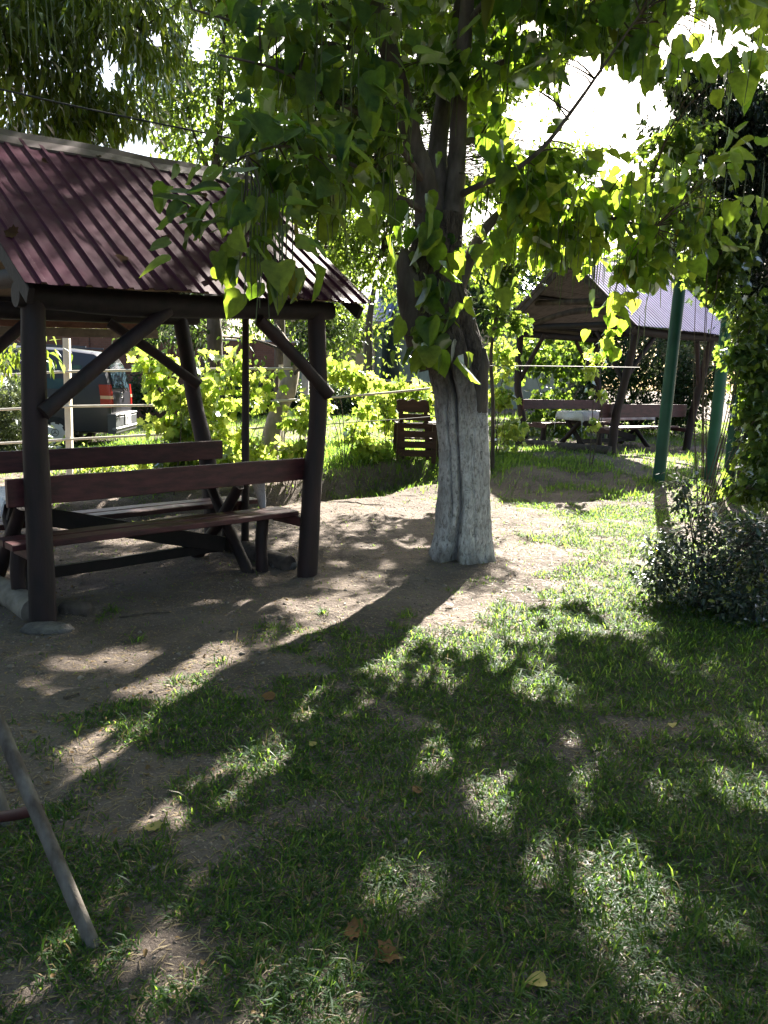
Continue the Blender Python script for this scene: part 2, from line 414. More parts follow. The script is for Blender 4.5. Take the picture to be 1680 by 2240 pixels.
def gazebo(FLp, FRp, cfg, label, group, bench_labels, table_label, cloth_label):
    """FLp/FRp: feet of the two front posts.  local frame: a along the ridge, b to the back, z up"""
    u = unit(V(FRp[0] - FLp[0], FRp[1] - FLp[1], 0)); n = V(-u[1], u[0], 0); L = math.hypot(FRp[0] - FLp[0], FRp[1] - FLp[1]); W = cfg['W']
    O = V(FLp[0], FLp[1], FLp[2]); dz = (FRp[2] - FLp[2]) / L
    tilt = cfg.get('tilt', 0) / L
    def P(a, b, z): return O + u * a + n * b + V(0, 0, z + (dz + tilt * min(1, max(0, z / 2))) * a)
    def Gd(a, b, d=0):
        p = P(a, b, 0); p[2] = tz(p[0], p[1]) + d; return p
    g = thing('gazebo', P(L / 2, W / 2, 0), label, 'gazebo', group)
    zt = cfg['zt']
    for key in ('fl', 'fr', 'bl', 'br'):
        pts = [Gd(*cfg[key][0][:2], -.15)] + [P(*q) for q in cfg[key][1:]]
        po = log('post', pts, cfg.get('pr', [.085, .08, .075, .072]), M['post'], g, 14, .09, 20)
    for q in cfg.get('thin', ()):
        log('post', [Gd(q[0][0], q[0][1], -.1), P(*q[1]), P(*q[2])], [.036, .034, .03], M['post'], g, 10, .08, 12)
    zb = zt + .07; f0, f1 = cfg['fb']
    log('beam', [P(f0, cfg['ftop'], zb), P((f0 + f1) * .35, cfg['ftop'] - .02, zb - .02), P(f1, cfg['ftop'], zb)], [.075, .085, .07], M['beam'], g, 12, .12)
    log('beam', [P(f0, cfg['btop'], zb), P(f1, cfg['btop'], zb)], [.075, .07], M['beam'], g, 12, .1)
    for a in (0.0, L):
        log('tie_beam', [P(a, cfg['ftop'] - .1, zb + .12), P(a, cfg['btop'] + .1, zb + .12)], [.06, .06], M['beam'], g, 10, .1)
    for (q0, q1) in cfg['braces']:
        log('brace', [P(*q0), (P(*q0) + P(*q1)) / 2 + V(0, 0, .015), P(*q1)], [.05, .048, .045], M['post'], g, 10, .10)
    # roof
    a0, a1 = cfg['ra']; be, ze, br, zr = cfg['be'], cfg['ze'], cfg['rb'], cfg['zr']; bb = 2 * br - be
    ea = unit(P(a1, br, zr) - P(a0, br, zr)); la = np.linalg.norm(P(a1, br, zr) - P(a0, br, zr))
    for side, bev in (('front', be), ('back', bb)):
        es = unit(P(a0, bev, ze) - P(a0, br, zr)); ls = np.linalg.norm(P(a0, bev, ze) - P(a0, br, zr))
        nr = unit(np.cross(es, ea)); nr = nr if nr[2] > 0 else -nr
        mb = MB(); corrugated(mb, P(a0, br, zr) + nr * .01, ea, es, la, ls, nr, cfg.get('pitch', .13), .013, .007, 3 if side == 'front' else 8)
        rp = build('roof_panel', mb, M[cfg['roof']], g, smooth=False)
        # boards under the sheet
        mb = MB(); rows = cfg.get('rows', 9)
        for i in range(rows):
            t = (i + .5) / rows; c = P(a0, br, zr) + ea * (la / 2) + es * (ls * (t * .96 + .01)) - nr * (.022 + .003 * (i % 2))
            mb.box(c, ea, es, nr, la - .06, ls / rows * .95, .016, .003)
        build('ceiling_board', mb, M['tanboard'] if cfg['roof'] == 'roof' else M['greyboard'], rp)
        for t in (.12, .5, .88):
            c0 = P(a0, br, zr) + ea * .05 + es * (ls * t) - nr * .06
            board('purlin', c0, c0 + ea * (la - .1), .05, .06, M['beam'], rp, nr)
        for aa in (.06, la - .06):
            board('rafter', P(a0, br, zr) + ea * aa - nr * .10, P(a0, br, zr) + ea * aa + es * (ls - .04) - nr * .10, .10, .035, M['beam'] if cfg['roof'] == 'roof' else M['barklog'], g, nr)
        if side == 'back' and cfg.get('fascia'):
            c0 = P(a0 + .05, bev - .1, ze - .07); board('fascia_board', c0, c0 + ea * (la - .1), .13, .022, M['rustboard'], g)
            c0 = P(a0 + .05, bev - .14, ze - .18); board('fascia_board', c0, c0 + ea * (la - .1), .085, .022, M['tanboard'], g)
    mb = MB(); cap = []
    es1 = unit(P(a0, be, ze) - P(a0, br, zr)); es2 = unit(P(a0, bb, ze) - P(a0, br, zr))
    R0 = P(a0, br, zr) - ea * .04; lr = la + .08
    prof = [es1 * .17 + V(0, 0, .016), es1 * .165 + V(0, 0, .030), es1 * .05 + V(0, 0, .034), V(0, 0, .058), es2 * .05 + V(0, 0, .034), es2 * .165 + V(0, 0, .030), es2 * .17 + V(0, 0, .016)]
    for i in range(9):
        for q in prof: cap.append(R0 + ea * (lr * i / 8) + q + V(0, 0, .008 * math.sin(i * 2.2)))
    k = len(prof); mb.add(cap, [(i * k + j, i * k + j + 1, (i + 1) * k + j + 1, (i + 1) * k + j) for i in range(8) for j in range(k - 1)])
    build('ridge_cap', mb, M['ridge'], g, smooth=False)
    log('ridge_pole', [P(a0 + .1, br, zr - .13), P(a1 - .1, br, zr - .13)], [.05, .05], M['beam'], g, 10)
    for q in cfg.get('collar', ()):
        log('collar_beam', [P(*c) for c in q], [.055, .06, .055], M['barklog'], g, 10, .12)
    for (q0, q1, rr, mt) in cfg['sills']:
        log('sill_log', [Gd(q0[0], q0[1], rr * .55), Gd((q0[0] + q1[0]) / 2, (q0[1] + q1[1]) / 2, rr * .6), Gd(q1[0], q1[1], rr * .55)], [rr * 1.1, rr, rr * .92], M[mt], g, 14, .10)
    # benches (front, back)
    for i, (bs, lab) in enumerate(zip(cfg['bench'], bench_labels)):
        (s0, s1, sb, sz, sw), (k0, k1, kb, kz, kh), legs, arms = bs
        b = thing('bench', Gd((s0 + s1) / 2, sb), lab, 'bench', 'benches inside the gazebos')
        mb = MB(); gap = .012
        for q in (-1, 1):
            mb.beam(P(s0, sb + q * (sw / 4 + gap / 2), sz), P(s1, sb + q * (sw / 4 + gap / 2), sz), sw / 2 - gap, .042, (0, 0, 1), .006, .003)
        build('seat', mb, M['plank'], b)
        board('backrest', P(k0, kb, kz), P(k1, kb, kz), kh, .036, M['plank'], b)
        for (la_, lb_, lr_) in legs:
            log('leg', [Gd(la_, lb_, -.05), P(la_ - .02, lb_, sz * .5), P(la_, lb_, sz - .02)], [lr_, lr_ * .92, lr_ * .9], M['post'], b, 10, .12, 10)
        for (q0, q1) in arms:
            board('bearer', P(*q0), P(*q1), .08, .06, M['plank'], b)
    # table
    t0, t1, tb, tzz, tw = cfg['table']
    t = thing('table', Gd((t0 + t1) / 2, tb), table_label, 'table', 'tables inside the gazebos')
    mb = MB()
    for q in (-1, 0, 1): mb.beam(P(t0, tb + q * tw / 3, tzz - .03), P(t1, tb + q * tw / 3, tzz - .03), tw / 3 - .008, .035, (0, 0, 1), .005)
    build('tabletop', mb, M['plank'], t)
    ends = cfg.get('xl', (t0 + .14, t1 - .22))
    for a in ends:
        for sgn in (-1, 1):
            log('leg', [Gd(a + sgn * .035, tb - sgn * .36, -.03), P(a + sgn * .035, tb + sgn * .02, tzz * .5), P(a + sgn * .035, tb + sgn * .30, tzz - .06)], [.05, .048, .045], M['post'], t, 10, .12, 12)
    if cfg.get('xbrace', True):
        board('stretcher', P(ends[0], tb + .06, .60), P(ends[1], tb - .02, .17), .13, .045, M['beam'], t)
        board('stretcher', P(ends[0] + .1, tb - .06, .15), P(ends[1], tb + .02, .15), .08, .045, M['beam'], t)
    # cloth: a draped sheet
    N = 40; ov, ovb = cfg.get('ov', (.17, .17)); cn = cfg.get('corner', 0); mbv = []; fs = []
    A = np.linspace(t0 - ov, t1 + ov, N); B = np.linspace(tb - tw / 2 - ovb, tb + tw / 2 + ovb, 24)
    for ia, a in enumerate(A):
        for ib, bb_ in enumerate(B):
            oa = max(t0 - a, a - t1, 0); ob = max(tb - tw / 2 - bb_, bb_ - tb - tw / 2, 0)
            d = oa + ob * 1.0 + (min(oa, ob) * .6)
            if cn and a > t1: d = oa * (.25 + cn / ov * 1.35 * max(0, 1 - (bb_ - (tb - tw / 2 - ovb)) / .34)) + ob
            ca = min(max(a, t0 - .012), t1 + .012) + math.copysign(.10 * oa, a - (t0 + t1) / 2) * (oa > 0)
            cb = min(max(bb_, tb - tw / 2 - .012), tb + tw / 2 + .012) + math.copysign(.10 * ob, bb_ - tb) * (ob > 0)
            fold = .02 * math.sin(a * 17 + bb_ * 13) * min(1, d / .08)
            mbv.append(P(ca + (fold if oa else 0), cb + (fold if ob else 0), tzz - .004 - d * .98))
    nb = len(B); mb = MB(); mb.add(mbv, [(i * nb + j, (i + 1) * nb + j, (i + 1) * nb + j + 1, i * nb + j + 1) for i in range(N - 1) for j in range(nb - 1)])
    c = build('tablecloth', mb, M['cloth'], None, True, P((t0 + t1) / 2, tb, tzz)); tag(c, cloth_label, 'tablecloth', 'tablecloths in the gazebos')
    sm = c.modifiers.new('s', 'SOLIDIFY'); sm.thickness = .004; sm.offset = 1
    return g, P, L

FLp, FRp = G(95, 1360), G(672, 1256)
FLp[2] = tz(*FLp[:2]); FRp[2] = tz(*FRp[:2]); Lg = math.hypot(*(FRp - FLp)[:2]); W1 = 1.38
g1, P1, L1 = gazebo(FLp, FRp, dict(
    W=W1, zt=1.95, tilt=.10, ftop=0.0, btop=W1 + .62, fb=(-.10, Lg + .17), pr=[.085, .08, .072, .07],
    fl=[(0, 0), (-.0, .02, .7), (-.01, .0, 1.3), (0, 0, 2.0)], fr=[(0.0 + Lg, 0), (Lg + .03, .0, .7), (Lg + .06, -.02, 1.3), (Lg + .03, 0, 2.0)],
    bl=[(0, W1), (0, W1 + .2, .7), (0, W1 + .42, 1.3), (0, W1 + .62, 2.0)], br=[(Lg, W1), (Lg + .02, W1 + .16, .7), (Lg, W1 + .38, 1.3), (Lg, W1 + .62, 2.0)],
    braces=[((.0, -.10, 1.33), (.86, -.06, 1.97)), ((Lg + .10, -.10, 1.40), (Lg - .55, -.06, 1.93)), ((Lg, W1 + .30, 1.42), (Lg - .75, W1 + .55, 1.95)), ((0, W1 + .36, 1.35), (.7, W1 + .56, 1.95))],
    ra=(-.16, Lg + .34), be=-.32, ze=2.06, rb=1.40, zr=3.22, roof='roof', fascia=True,
    sills=[((0, .12), (0, W1 + .1), .085, 'oldlog'), ((Lg, .25), (Lg, W1 - .05), .075, 'barklog')],
    bench=[((-.12, Lg + .02, .30, .47, .30), (-.16, Lg + .015, .10, .83, .175), [(.02, .42, .055), (Lg - .20, .34, .055)], [((.0, .0, .42), (.0, .46, .42)), ((Lg, .02, .42), (Lg - .02, .42, .42))]),
           ((-.12, Lg + .20, W1 - .28, .45, .30), (-.2, Lg + .10, W1 + .06, .86, .17), [(.05, W1 - .3, .055), (Lg - .05, W1 - .3, .055)], [((Lg, W1 + .05, .40), (Lg, W1 - .42, .40))])],
    thin=[((Lg + .02, .92), (Lg + .02, .93, 1.0), (Lg + .03, .96, 2.05))],
    table=(-.05, Lg - .12, .72, .75, .52), xl=(.08, Lg - .35), ov=(.12, .035), corner=.24),
    'gazebo with maroon ribbed metal roof filling the left side beside the whitewashed tree', 'gazebos in the garden',
    ['maroon plank bench between the front posts of the large near gazebo, its back towards us', 'maroon plank bench on the far side of the large near gazebo'],
    'log legged table standing between the two benches of the near gazebo', 'white patterned tablecloth hanging over the table of the near gazebo')

FL2, FR2 = GT(1337, 994), GT(1500, 984)
Lh = math.hypot(*(FR2 - FL2)[:2]); print('g2', FL2, FR2, Lh, GT(1125, 972))
W2 = 2.12
g2, P2, L2 = gazebo(FL2, FR2, dict(
    W=W2, zt=2.24, tilt=0, ftop=-.32, btop=W2 + .36, fb=(-.25, Lh + .2), pr=[.085, .08, .075, .075],
    fl=[(0, 0), (0.02, -.02, .7), (.03, -.12, 1.3), (0, -.32, 2.27)], fr=[(Lh, 0), (Lh + .05, -.04, .7), (Lh, -.16, 1.3), (Lh, -.32, 2.27)],
    bl=[(0, W2), (-.03, W2 + .16, .7), (-.05, W2 + .3, 1.3), (0, W2 + .36, 2.27)], br=[(Lh, W2), (Lh, W2 + .12, .7), (Lh, W2 + .24, 1.3), (Lh, W2 + .36, 2.27)],
    braces=[((0, -.12, 1.35), (.62, -.30, 2.22)), ((0, W2 + .28, 1.35), (0, W2 - .3, 2.28)), ((Lh, W2 + .24, 1.3), (Lh - .8, W2 + .33, 2.22)), ((Lh, -.14, 1.3), (Lh - .5, -.30, 2.22)), ((0, -.12, 1.4), (0, .55, 2.30))],
    ra=(-.42, Lh + .48), be=-.60, ze=2.36, rb=W2 / 2 + .02, zr=3.74, roof='roof_blue', pitch=.105, rows=12,
    collar=[((-.05, W2 / 2 - 1.0, 2.86), (-.05, W2 / 2 + 1.0, 2.90)), ((-.02, -.30, 2.40), (-.02, .35, 2.66), (-.02, W2 * .6, 2.68), (-.02, W2 + .33, 2.40))],
    sills=[((-.10, -.05), (-.16, W2 + .15), .10, 'barklog')],
    bench=[((-.05, Lh - .05, .34, .47, .32), (-.30, Lh + .02, .10, .82, .26), [(.15, .4, .06), (Lh - .2, .4, .06)], [((.0, .0, .42), (.0, .5, .42)), ((Lh, .0, .42), (Lh, .5, .42))]),
           ((-.05, Lh - .05, W2 - .32, .47, .32), (-.15, Lh + .1, W2 + .02, .85, .20), [(.12, W2 - .36, .06), (Lh - .2, W2 - .36, .06)], [((0, W2 + .02, .42), (0, W2 - .5, .42)), ((Lh, W2, .42), (Lh, W2 - .5, .42))])],
    table=(.02, Lh - .1, W2 / 2, .76, .62)),
    'gazebo with violet ribbed roof and open plank gable, behind the green poles', 'gazebos in the garden',
    ['maroon bench at the near side of the far gazebo behind the tall green pole', 'maroon bench at the back of the far gazebo against the vines'],
    'log legged table inside the far gazebo under the plank gable', 'pale tablecloth on the table of the far gazebo')

# footing stone and a fallen branch by the near gazebo
def rock(name, c, sx, sy, sz, mat, label, cat, seed=0, group=None):
    mb = MB(); nu, nv = 20, 12; vs_ = []
    for i in range(nv + 1):
        ph = PI * i / nv
        for j in range(nu):
            th = 2 * PI * j / nu; d = V(math.sin(ph) * math.cos(th), math.sin(ph) * math.sin(th), math.cos(ph))
            vs_.append(np.sign(d) * np.abs(d) ** .8)
    vs_ = np.array(vs_); vs_ *= (1 + .35 * (noise3(vs_, 1.6, seed, 3) - .5))[:, None]
    vs_ = vs_ * V(sx, sy, sz) + c
    mb.add(vs_, [(i * nu + j, (i + 1) * nu + j, (i + 1) * nu + (j + 1) % nu, i * nu + (j + 1) % nu) for i in range(nv) for j in range(nu)])
    o = build(name, mb, mat, None, True, c); return tag(o, label, cat, group)
s = GT(105, 1378); rock('stone', s + V(0, 0, .004), .16, .09, .04, M['stone'], 'flat grey stone lying at the foot of the near left gazebo post', 'stone', 4)
s = GT(165, 1340); rock('stone', s + V(0, 0, .02), .11, .07, .06, M['barklog'], 'dark rounded stone just right of the near left gazebo post', 'stone', 9)
s = GT(720, 1262); rock('stone', GT(620, 1240) + V(0, 0, .02), .12, .08, .055, M['stone'], 'dusty grey stone between the right bench leg and right gazebo post', 'stone', 14)
def twig_on_ground(px0, py0, px1, py1, r, label, mat='twig'):
    a, b = GT(px0, py0), GT(px1, py1); m = (a + b) / 2 + V(.02, .03, 0); m[2] = tz(m[0], m[1])
    mb = MB(); mb.tube([a + V(0, 0, r), m + V(0, 0, r * 2), b + V(0, 0, r)], [r, r * .8, r * .4], 6, 10, .3, 3)
    return tag(build('fallen_twig', mb, M[mat], None, True, a), label, 'twig', 'fallen twigs on the ground')
twig_on_ground(262, 1352, 372, 1342, .008, 'dark fallen twig lying on bare soil in front of the near bench')
twig_on_ground(350, 1230, 358, 1256, .006, 'pale short twig on the ground under the near bench')
twig_on_ground(1060, 1960, 1105, 2110, .006, 'long thin curved twig lying in the shaded grass at lower centre')
twig_on_ground(140, 1530, 172, 1522, .008, 'short dark stick on bare soil left of the grass')

# ------------------------------------------------------------------ catalpa tree
TD = 7.1
tb_ = GT(1010, 1222)
cat_tree = thing('catalpa_tree', V(tb_[0], tb_[1], 0), 'large tree with cracked whitewashed trunk, heart shaped leaves and hanging pods', 'tree')
def main_trunk():
    rings = [(1262, 906, 1108), (1240, 922, 1094), (1222, 934, 1082), (1195, 942, 1075), (1160, 947, 1071), (1120, 951, 1069), (1050, 956, 1067), (980, 957, 1065), (900, 950, 1063), (850, 944, 1063), (800, 930, 1061),
             (760, 912, 1054), (720, 896, 1041), (680, 885, 1029), (640, 880, 1016), (600, 884, 1004), (560, 897, 1000), (520, 908, 1003), (490, 914, 1008), (468, 918, 1008)]
    cs, rs = [], []
    for (y, xl, xr) in rings:
        c = at((xl + xr) / 2, y, TD); cs.append(c); rs.append((xr - xl) / 2 * (c - CC) @ _f / F)
    n = 230; C = catmull(cs, n); Rr = catmull(np.array(rs)[:, None], n)[:, 0]; S = 200
    th = np.linspace(0, 2 * PI, S, endpoint=False)
    y_of = np.array([proj(c)[1] for c in C])
    crack = np.interp(y_of, [490, 560, 700, 830, 900, 985, 1100, 1180, 1262], [.1, -.1, -.25, -.32, -.22, -.28, -.12, -.28, -.5])     # x offset / radius
    cw = np.interp(y_of, [490, 700, 830, 1000, 1120, 1180, 1240], [.02, .055, .06, .05, .065, .11, .15])
    cd = np.interp(y_of, [490, 600, 830, 950, 1050, 1150, 1200, 1262], [.0, .05, .11, .06, .075, .11, .18, .18])
    crack2 = np.interp(y_of, [600, 700, 760, 850, 950], [.5, .62, .60, .70, .8])
    cd2 = np.interp(y_of, [690, 740, 790, 860, 920], [0, .12, .14, .07, 0])
    crack3 = np.interp(y_of, [830, 1000, 1100, 1240], [-.55, -.58, -.45, -.62]); cd3 = np.interp(y_of, [820, 900, 1100, 1200], [0, .04, .045, .0])
    crack4 = np.interp(y_of, [830, 1000, 1100, 1240], [.30, .26, .40, .45]); cd4 = np.interp(y_of, [900, 960, 1150, 1220], [0, .012, .016, .0])
    vs_ = np.zeros((n, S, 3))
    for i in range(n):
        ct, st = np.cos(th), np.sin(th); face = st < .2
        rr = np.full(S, Rr[i])
        rr = rr * (1 + .045 * np.sin(3 * th + 1 + .8 * C[i][2]) + .03 * np.sin(5 * th + 2.2))
        jit = .05 * (noise2(np.array([C[i][2] * 9]), np.array([3.]), 1, 8)[0] - .5)
        for (cx, wd, dp) in ((crack[i] + jit, cw[i], cd[i]), (crack2[i] + jit, .09, cd2[i]), (crack3[i] + 1.4 * jit, .03, cd3[i]), (crack4[i] + 1.8 * jit, .022, cd4[i])):
            rr = rr - np.where(face, dp * np.exp(-((ct - cx) / wd) ** 2), 0)
        vs_[i] = C[i] + np.stack([ct * rr, st * rr, np.zeros(S)], 1)
    flat = vs_.reshape(-1, 3); cen = np.repeat(C, S, 0); d = flat - cen; rad = np.linalg.norm(d, axis=1); dn = d / rad[:, None]
    q = np.stack([dn[:, 0] * 1.0, dn[:, 1] * 1.0, flat[:, 2] * .62], 1) + .06 * np.stack([noise3(flat, 9, 61), noise3(flat, 9, 62), noise3(flat, 9, 63)], 1)
    ridg = 1 - np.abs(noise3(q, 13, 21, 3) - .5) * 2
    fine = noise3(np.stack([flat[:, 0], flat[:, 1], flat[:, 2] * .5], 1), 40, 4, 2) - .5
    big = noise3(flat, 4, 31, 2) - .5
    flat = cen + dn * (rad + .018 * (ridg - .75) + .010 * fine + .035 * big)[:, None]
    mb = MB(); mb.add(flat, [(i * S + j, (i + 1) * S + j, (i + 1) * S + (j + 1) % S, i * S + (j + 1) % S)[::-1] for i in range(n - 1) for j in range(S)] + [tuple(range((n - 1) * S, n * S))])
    return build('trunk', mb, M['trunk'], cat_tree)
trunk = main_trunk()
CAT_LIMBS = []
def limb(name, pts, rads, mat, parent, rough=.10, segs=14, keep=None, n=None):
    P_ = [at(*p) for p in pts]; mb = MB(); nn = n or 8 * len(P_)
    mb.tube(P_, [r * (p[2] / F) for r, p in zip(np.interp(np.linspace(0, 1, len(P_)), np.linspace(0, 1, len(rads)), rads), pts)], segs, nn, rough, random.randint(0, 99), freq=9)
    if keep is not None: keep.append(catmull(P_, nn))
    return build(name, mb, mat, parent)
limb('stem', [(950, 560, 7.05), (938, 470, 7.05), (928, 400, 7.02), (908, 330, 7.0), (888, 250, 6.9), (862, 150, 6.8), (838, 70, 6.7), (815, -20, 6.6), (790, -150, 6.5), (770, -330, 6.5)], [40, 30, 25, 22, 21, 20, 18, 15, 11, 6], M['limb'], cat_tree, keep=CAT_LIMBS)
limb('stem', [(968, 560, 7.15), (965, 450, 7.18), (957, 370, 7.2), (960, 300, 7.25), (972, 230, 7.3), (985, 150, 7.4), (1000, 60, 7.5), (1012, -40, 7.6), (1030, -200, 7.8), (1040, -380, 8)], [34, 27, 21, 20, 19, 17, 15, 12, 9, 5], M['limb'], cat_tree, keep=CAT_LIMBS)
limb('stem', [(985, 540, 7.1), (990, 470, 7.1), (998, 380, 7.1), (1002, 290, 7.05), (1006, 200, 7.0), (1015, 100, 6.9), (1022, 10, 6.8), (1035, -120, 6.6), (1050, -300, 6.4)], [25, 23, 20, 18, 17, 16, 14, 10, 5], M['limb'], cat_tree, keep=CAT_LIMBS)
limb('broken_stub', [(945, 800, 7.0), (915, 720, 6.95), (896, 640, 6.93), (888, 575, 6.92), (884, 545, 6.92)], [36, 33, 27, 20, 8], M['bark'], cat_tree, .12)
limb('broken_stub', [(1046, 900, 7.05), (1052, 840, 7.02), (1055, 790, 7.0), (1058, 762, 7.0)], [22, 17, 14, 6], M['bark'], cat_tree, .2)
BR = [
 [(1000, 640, 7.1), (1030, 560, 7.2), (1062, 500, 7.3), (1110, 455, 7.4), (1165, 435, 7.5), (1240, 425, 7.6), (1330, 410, 7.8), (1420, 400, 8.0)],
 [(1000, 430, 7.1), (1050, 405, 6.9), (1120, 375, 6.8), (1190, 320, 6.7), (1260, 230, 6.6), (1330, 130, 6.5), (1400, 30, 6.4)],
 [(1010, 310, 7.05), (1050, 310, 7.1), (1080, 345, 7.2), (1110, 390, 7.3), (1180, 400, 7.6), (1260, 380, 8)],
 [(938, 470, 7.05), (890, 440, 6.8), (840, 420, 6.5), (800, 385, 6.2), (770, 360, 6.0), (690, 330, 5.7), (610, 320, 5.4), (540, 340, 5.2)],
 [(928, 400, 7.0), (880, 330, 6.6), (800, 260, 6.3), (700, 200, 6.0), (600, 150, 5.8), (480, 120, 5.6)],
 [(862, 150, 6.8), (780, 110, 6.6), (680, 90, 6.4), (560, 60, 6.2), (420, 20, 6.0)],
 [(1006, 200, 7.0), (1070, 150, 7.0), (1140, 120, 7.1), (1220, 90, 7.2), (1320, 40, 7.4), (1420, 0, 7.6)],
 [(985, 150, 7.4), (1040, 100, 7.6), (1120, 60, 7.9), (1220, 20, 8.2)],
 [(1018, 60, 6.9), (1080, -20, 6.5), (1160, -90, 6.0), (1260, -150, 5.6)],
 [(838, 70, 6.7), (760, -20, 6.3), (660, -80, 5.9), (560, -140, 5.6)],
 [(1165, 435, 7.5), (1260, 455, 7.6), (1350, 480, 7.7), (1430, 500, 7.8)],
]
for b_ in BR:
    limb('branch', b_, [15, 12, 9, 7, 5, 3] if b_ is BR[0] else [8, 6.5, 5, 4, 3, 2], M['limb'], cat_tree, .08, 8, CAT_LIMBS)

# ------------------------------------------------------------------ green poles
for i, (bx, by, tx, ty, Yt, lab) in enumerate([(1440, 1052, 1500, 455, 0, 'tall dark green steel pole, leftmost of the three and standing clear of the creeper'),
                                          (1552, 1046, 1586, 620, 0, 'dark green steel pole, middle of the three, half hidden by creeper higher up'),
                                          (1592, 1072, 1632, 600, 0, 'dark green steel pole, rightmost of the three, mostly covered by creeper')]):
    b = GT(bx, by); top = b + V(0, 0, 3.35)
    o = thing('green_pole', b, lab, 'pole', 'green steel poles by the creeper')
    lean = V(.05, 0, 0) if i == 0 else V(.02, 0, 0)
    mb = MB(); mb.tube([b - V(0, 0, .2), b + V(0, 0, 1.2) + lean * .36, top + lean], [.092, .092, .090], 24, 10); build('pole', mb, M['greenpipe'], o)
    mb = MB(); mb.tube([top + lean - V(0, 0, .002), top + lean + V(0, 0, .02)], [.096, .09], 24); build('end_cap', mb, M['greenpipe'], o)

# ------------------------------------------------------------------ rail fence
fen0 = GT(154, 1046); fd = fen0[1]
fence = thing('rail_fence', fen0, 'cream pipe fence with three thin rails running behind the near gazebo', 'fence')
def flat_post(px, py, zh, wd, mat, name='post', w2=None):
    p = GT(px, py); mb = MB(); mb.box(p + V(0, 0, zh / 2 - .1), V(0, 0, 1), V(1, 0, 0), V(0, 1, 0), zh + .2, wd, w2 or wd, .008); return build(name, mb, mat, fence)
post_o = flat_post(154, 1046, 1.95, .085, M['whitepipe'])
flat_post(613, 1000, 1.50, .09, M['whitepipe'])
flat_post(1012, 975, 1.4, .08, M['whitepipe'])
for pts in ([(-260, 832), (0, 821), (155, 813), (420, 808), (640, 806)], [(-260, 907), (0, 896), (155, 889), (420, 886), (520, 882), (700, 871), (830, 861), (940, 850)], [(-260, 985), (0, 970), (155, 961), (290, 954), (480, 944), (580, 935)]):
    dY = lambda x: fd - .06 + .0012 * max(0, x - 155)
    mb = MB(); mb.tube([at(x, y, dY(x)) for x, y in pts], .017, 10, 40); build('rail', mb, M['whitepipe'], fence)
mb = MB(); mb.tube([at(x, y, fd + .0012 * (x - 155)) for x, y in [(690, 930), (800, 922), (900, 915), (1010, 905)]], .006, 6, 20); build('wire', mb, M['wire'], fence)
mb = MB(); mb.tube([at(x, y, fd + .6) for x, y in [(1040, 800), (1200, 801), (1400, 804)]], .006, 6, 20); build('wire', mb, M['wire'], fence)
p = GT(667, 985); mb = MB(); mb.box(at(667, 870, 19) * V(1, 1, 0) + V(0, 0, 1.05), V(0, 0, 1), V(1, 0, 0), V(0, 1, 0), 1.9, .16, .14, .01, .004)
tag(build('concrete_post', mb, M['concrete'], None, True, at(667, 980, 19)), 'grey concrete post standing beyond the fence behind the leaning tree', 'post')

# overhead cables
def cable(pts, r, label):
    mb = MB(); mb.tube([at(*p) for p in pts], r, 6, 60); o = build('overhead_cable', mb, M['cable'], None, True, at(*pts[0])); return tag(o, label, 'cable', 'overhead cables')
cable([(-200, 150, 6.2), (0, 195, 6.3), (200, 240, 6.4), (420, 285, 6.6), (620, 325, 6.8), (780, 352, 6.9), (925, 372, 6.95)], .007, 'black cable slung from the upper left to the tree trunk above the maroon roof')
cable([(1005, 378, 7.0), (1200, 385, 8), (1420, 388, 9), (1700, 395, 10)], .006, 'black cable running from the tree trunk to the dark creeper')

# ------------------------------------------------------------------ swing frame leg, lower left
mb_t = GT(222, 2078)
sw = thing('swing_frame', mb_t, 'chipped grey pipe swing frame with dark red crossbar at the lower left edge', 'swing frame')
top = at(-260, 1010, 2.52)
mb = MB(); mb.tube([mb_t - V(0, 0, .05), mb_t * .5 + top * .5, top], .020, 20, 8); build('leg', mb, M['rustpipe'], sw)
b2 = GT(25, 1800); mb = MB(); mb.tube([b2 - V(0, 0, .05), b2 * .5 + top * .5 + V(-.06, .05, 0), top + V(-.10, .12, 0)], .0245, 20, 8); build('leg', mb, M['rustpipe'], sw)
jl = mb_t + (top - mb_t) * (222 - 62) / 482; q = at(62, 1772, 2.2)
tt = min(np.linspace(0, 1, 200), key=lambda t: abs(proj(mb_t + (top - mb_t) * t)[1] - 1772)); jl = mb_t + (top - mb_t) * tt
mb = MB(); mb.tube([jl, at(0, 1787, jl[1] + .15), at(-180, 1800, jl[1] + .5)], .017, 14, 8); build('crossbar', mb, M['redbar'], sw)

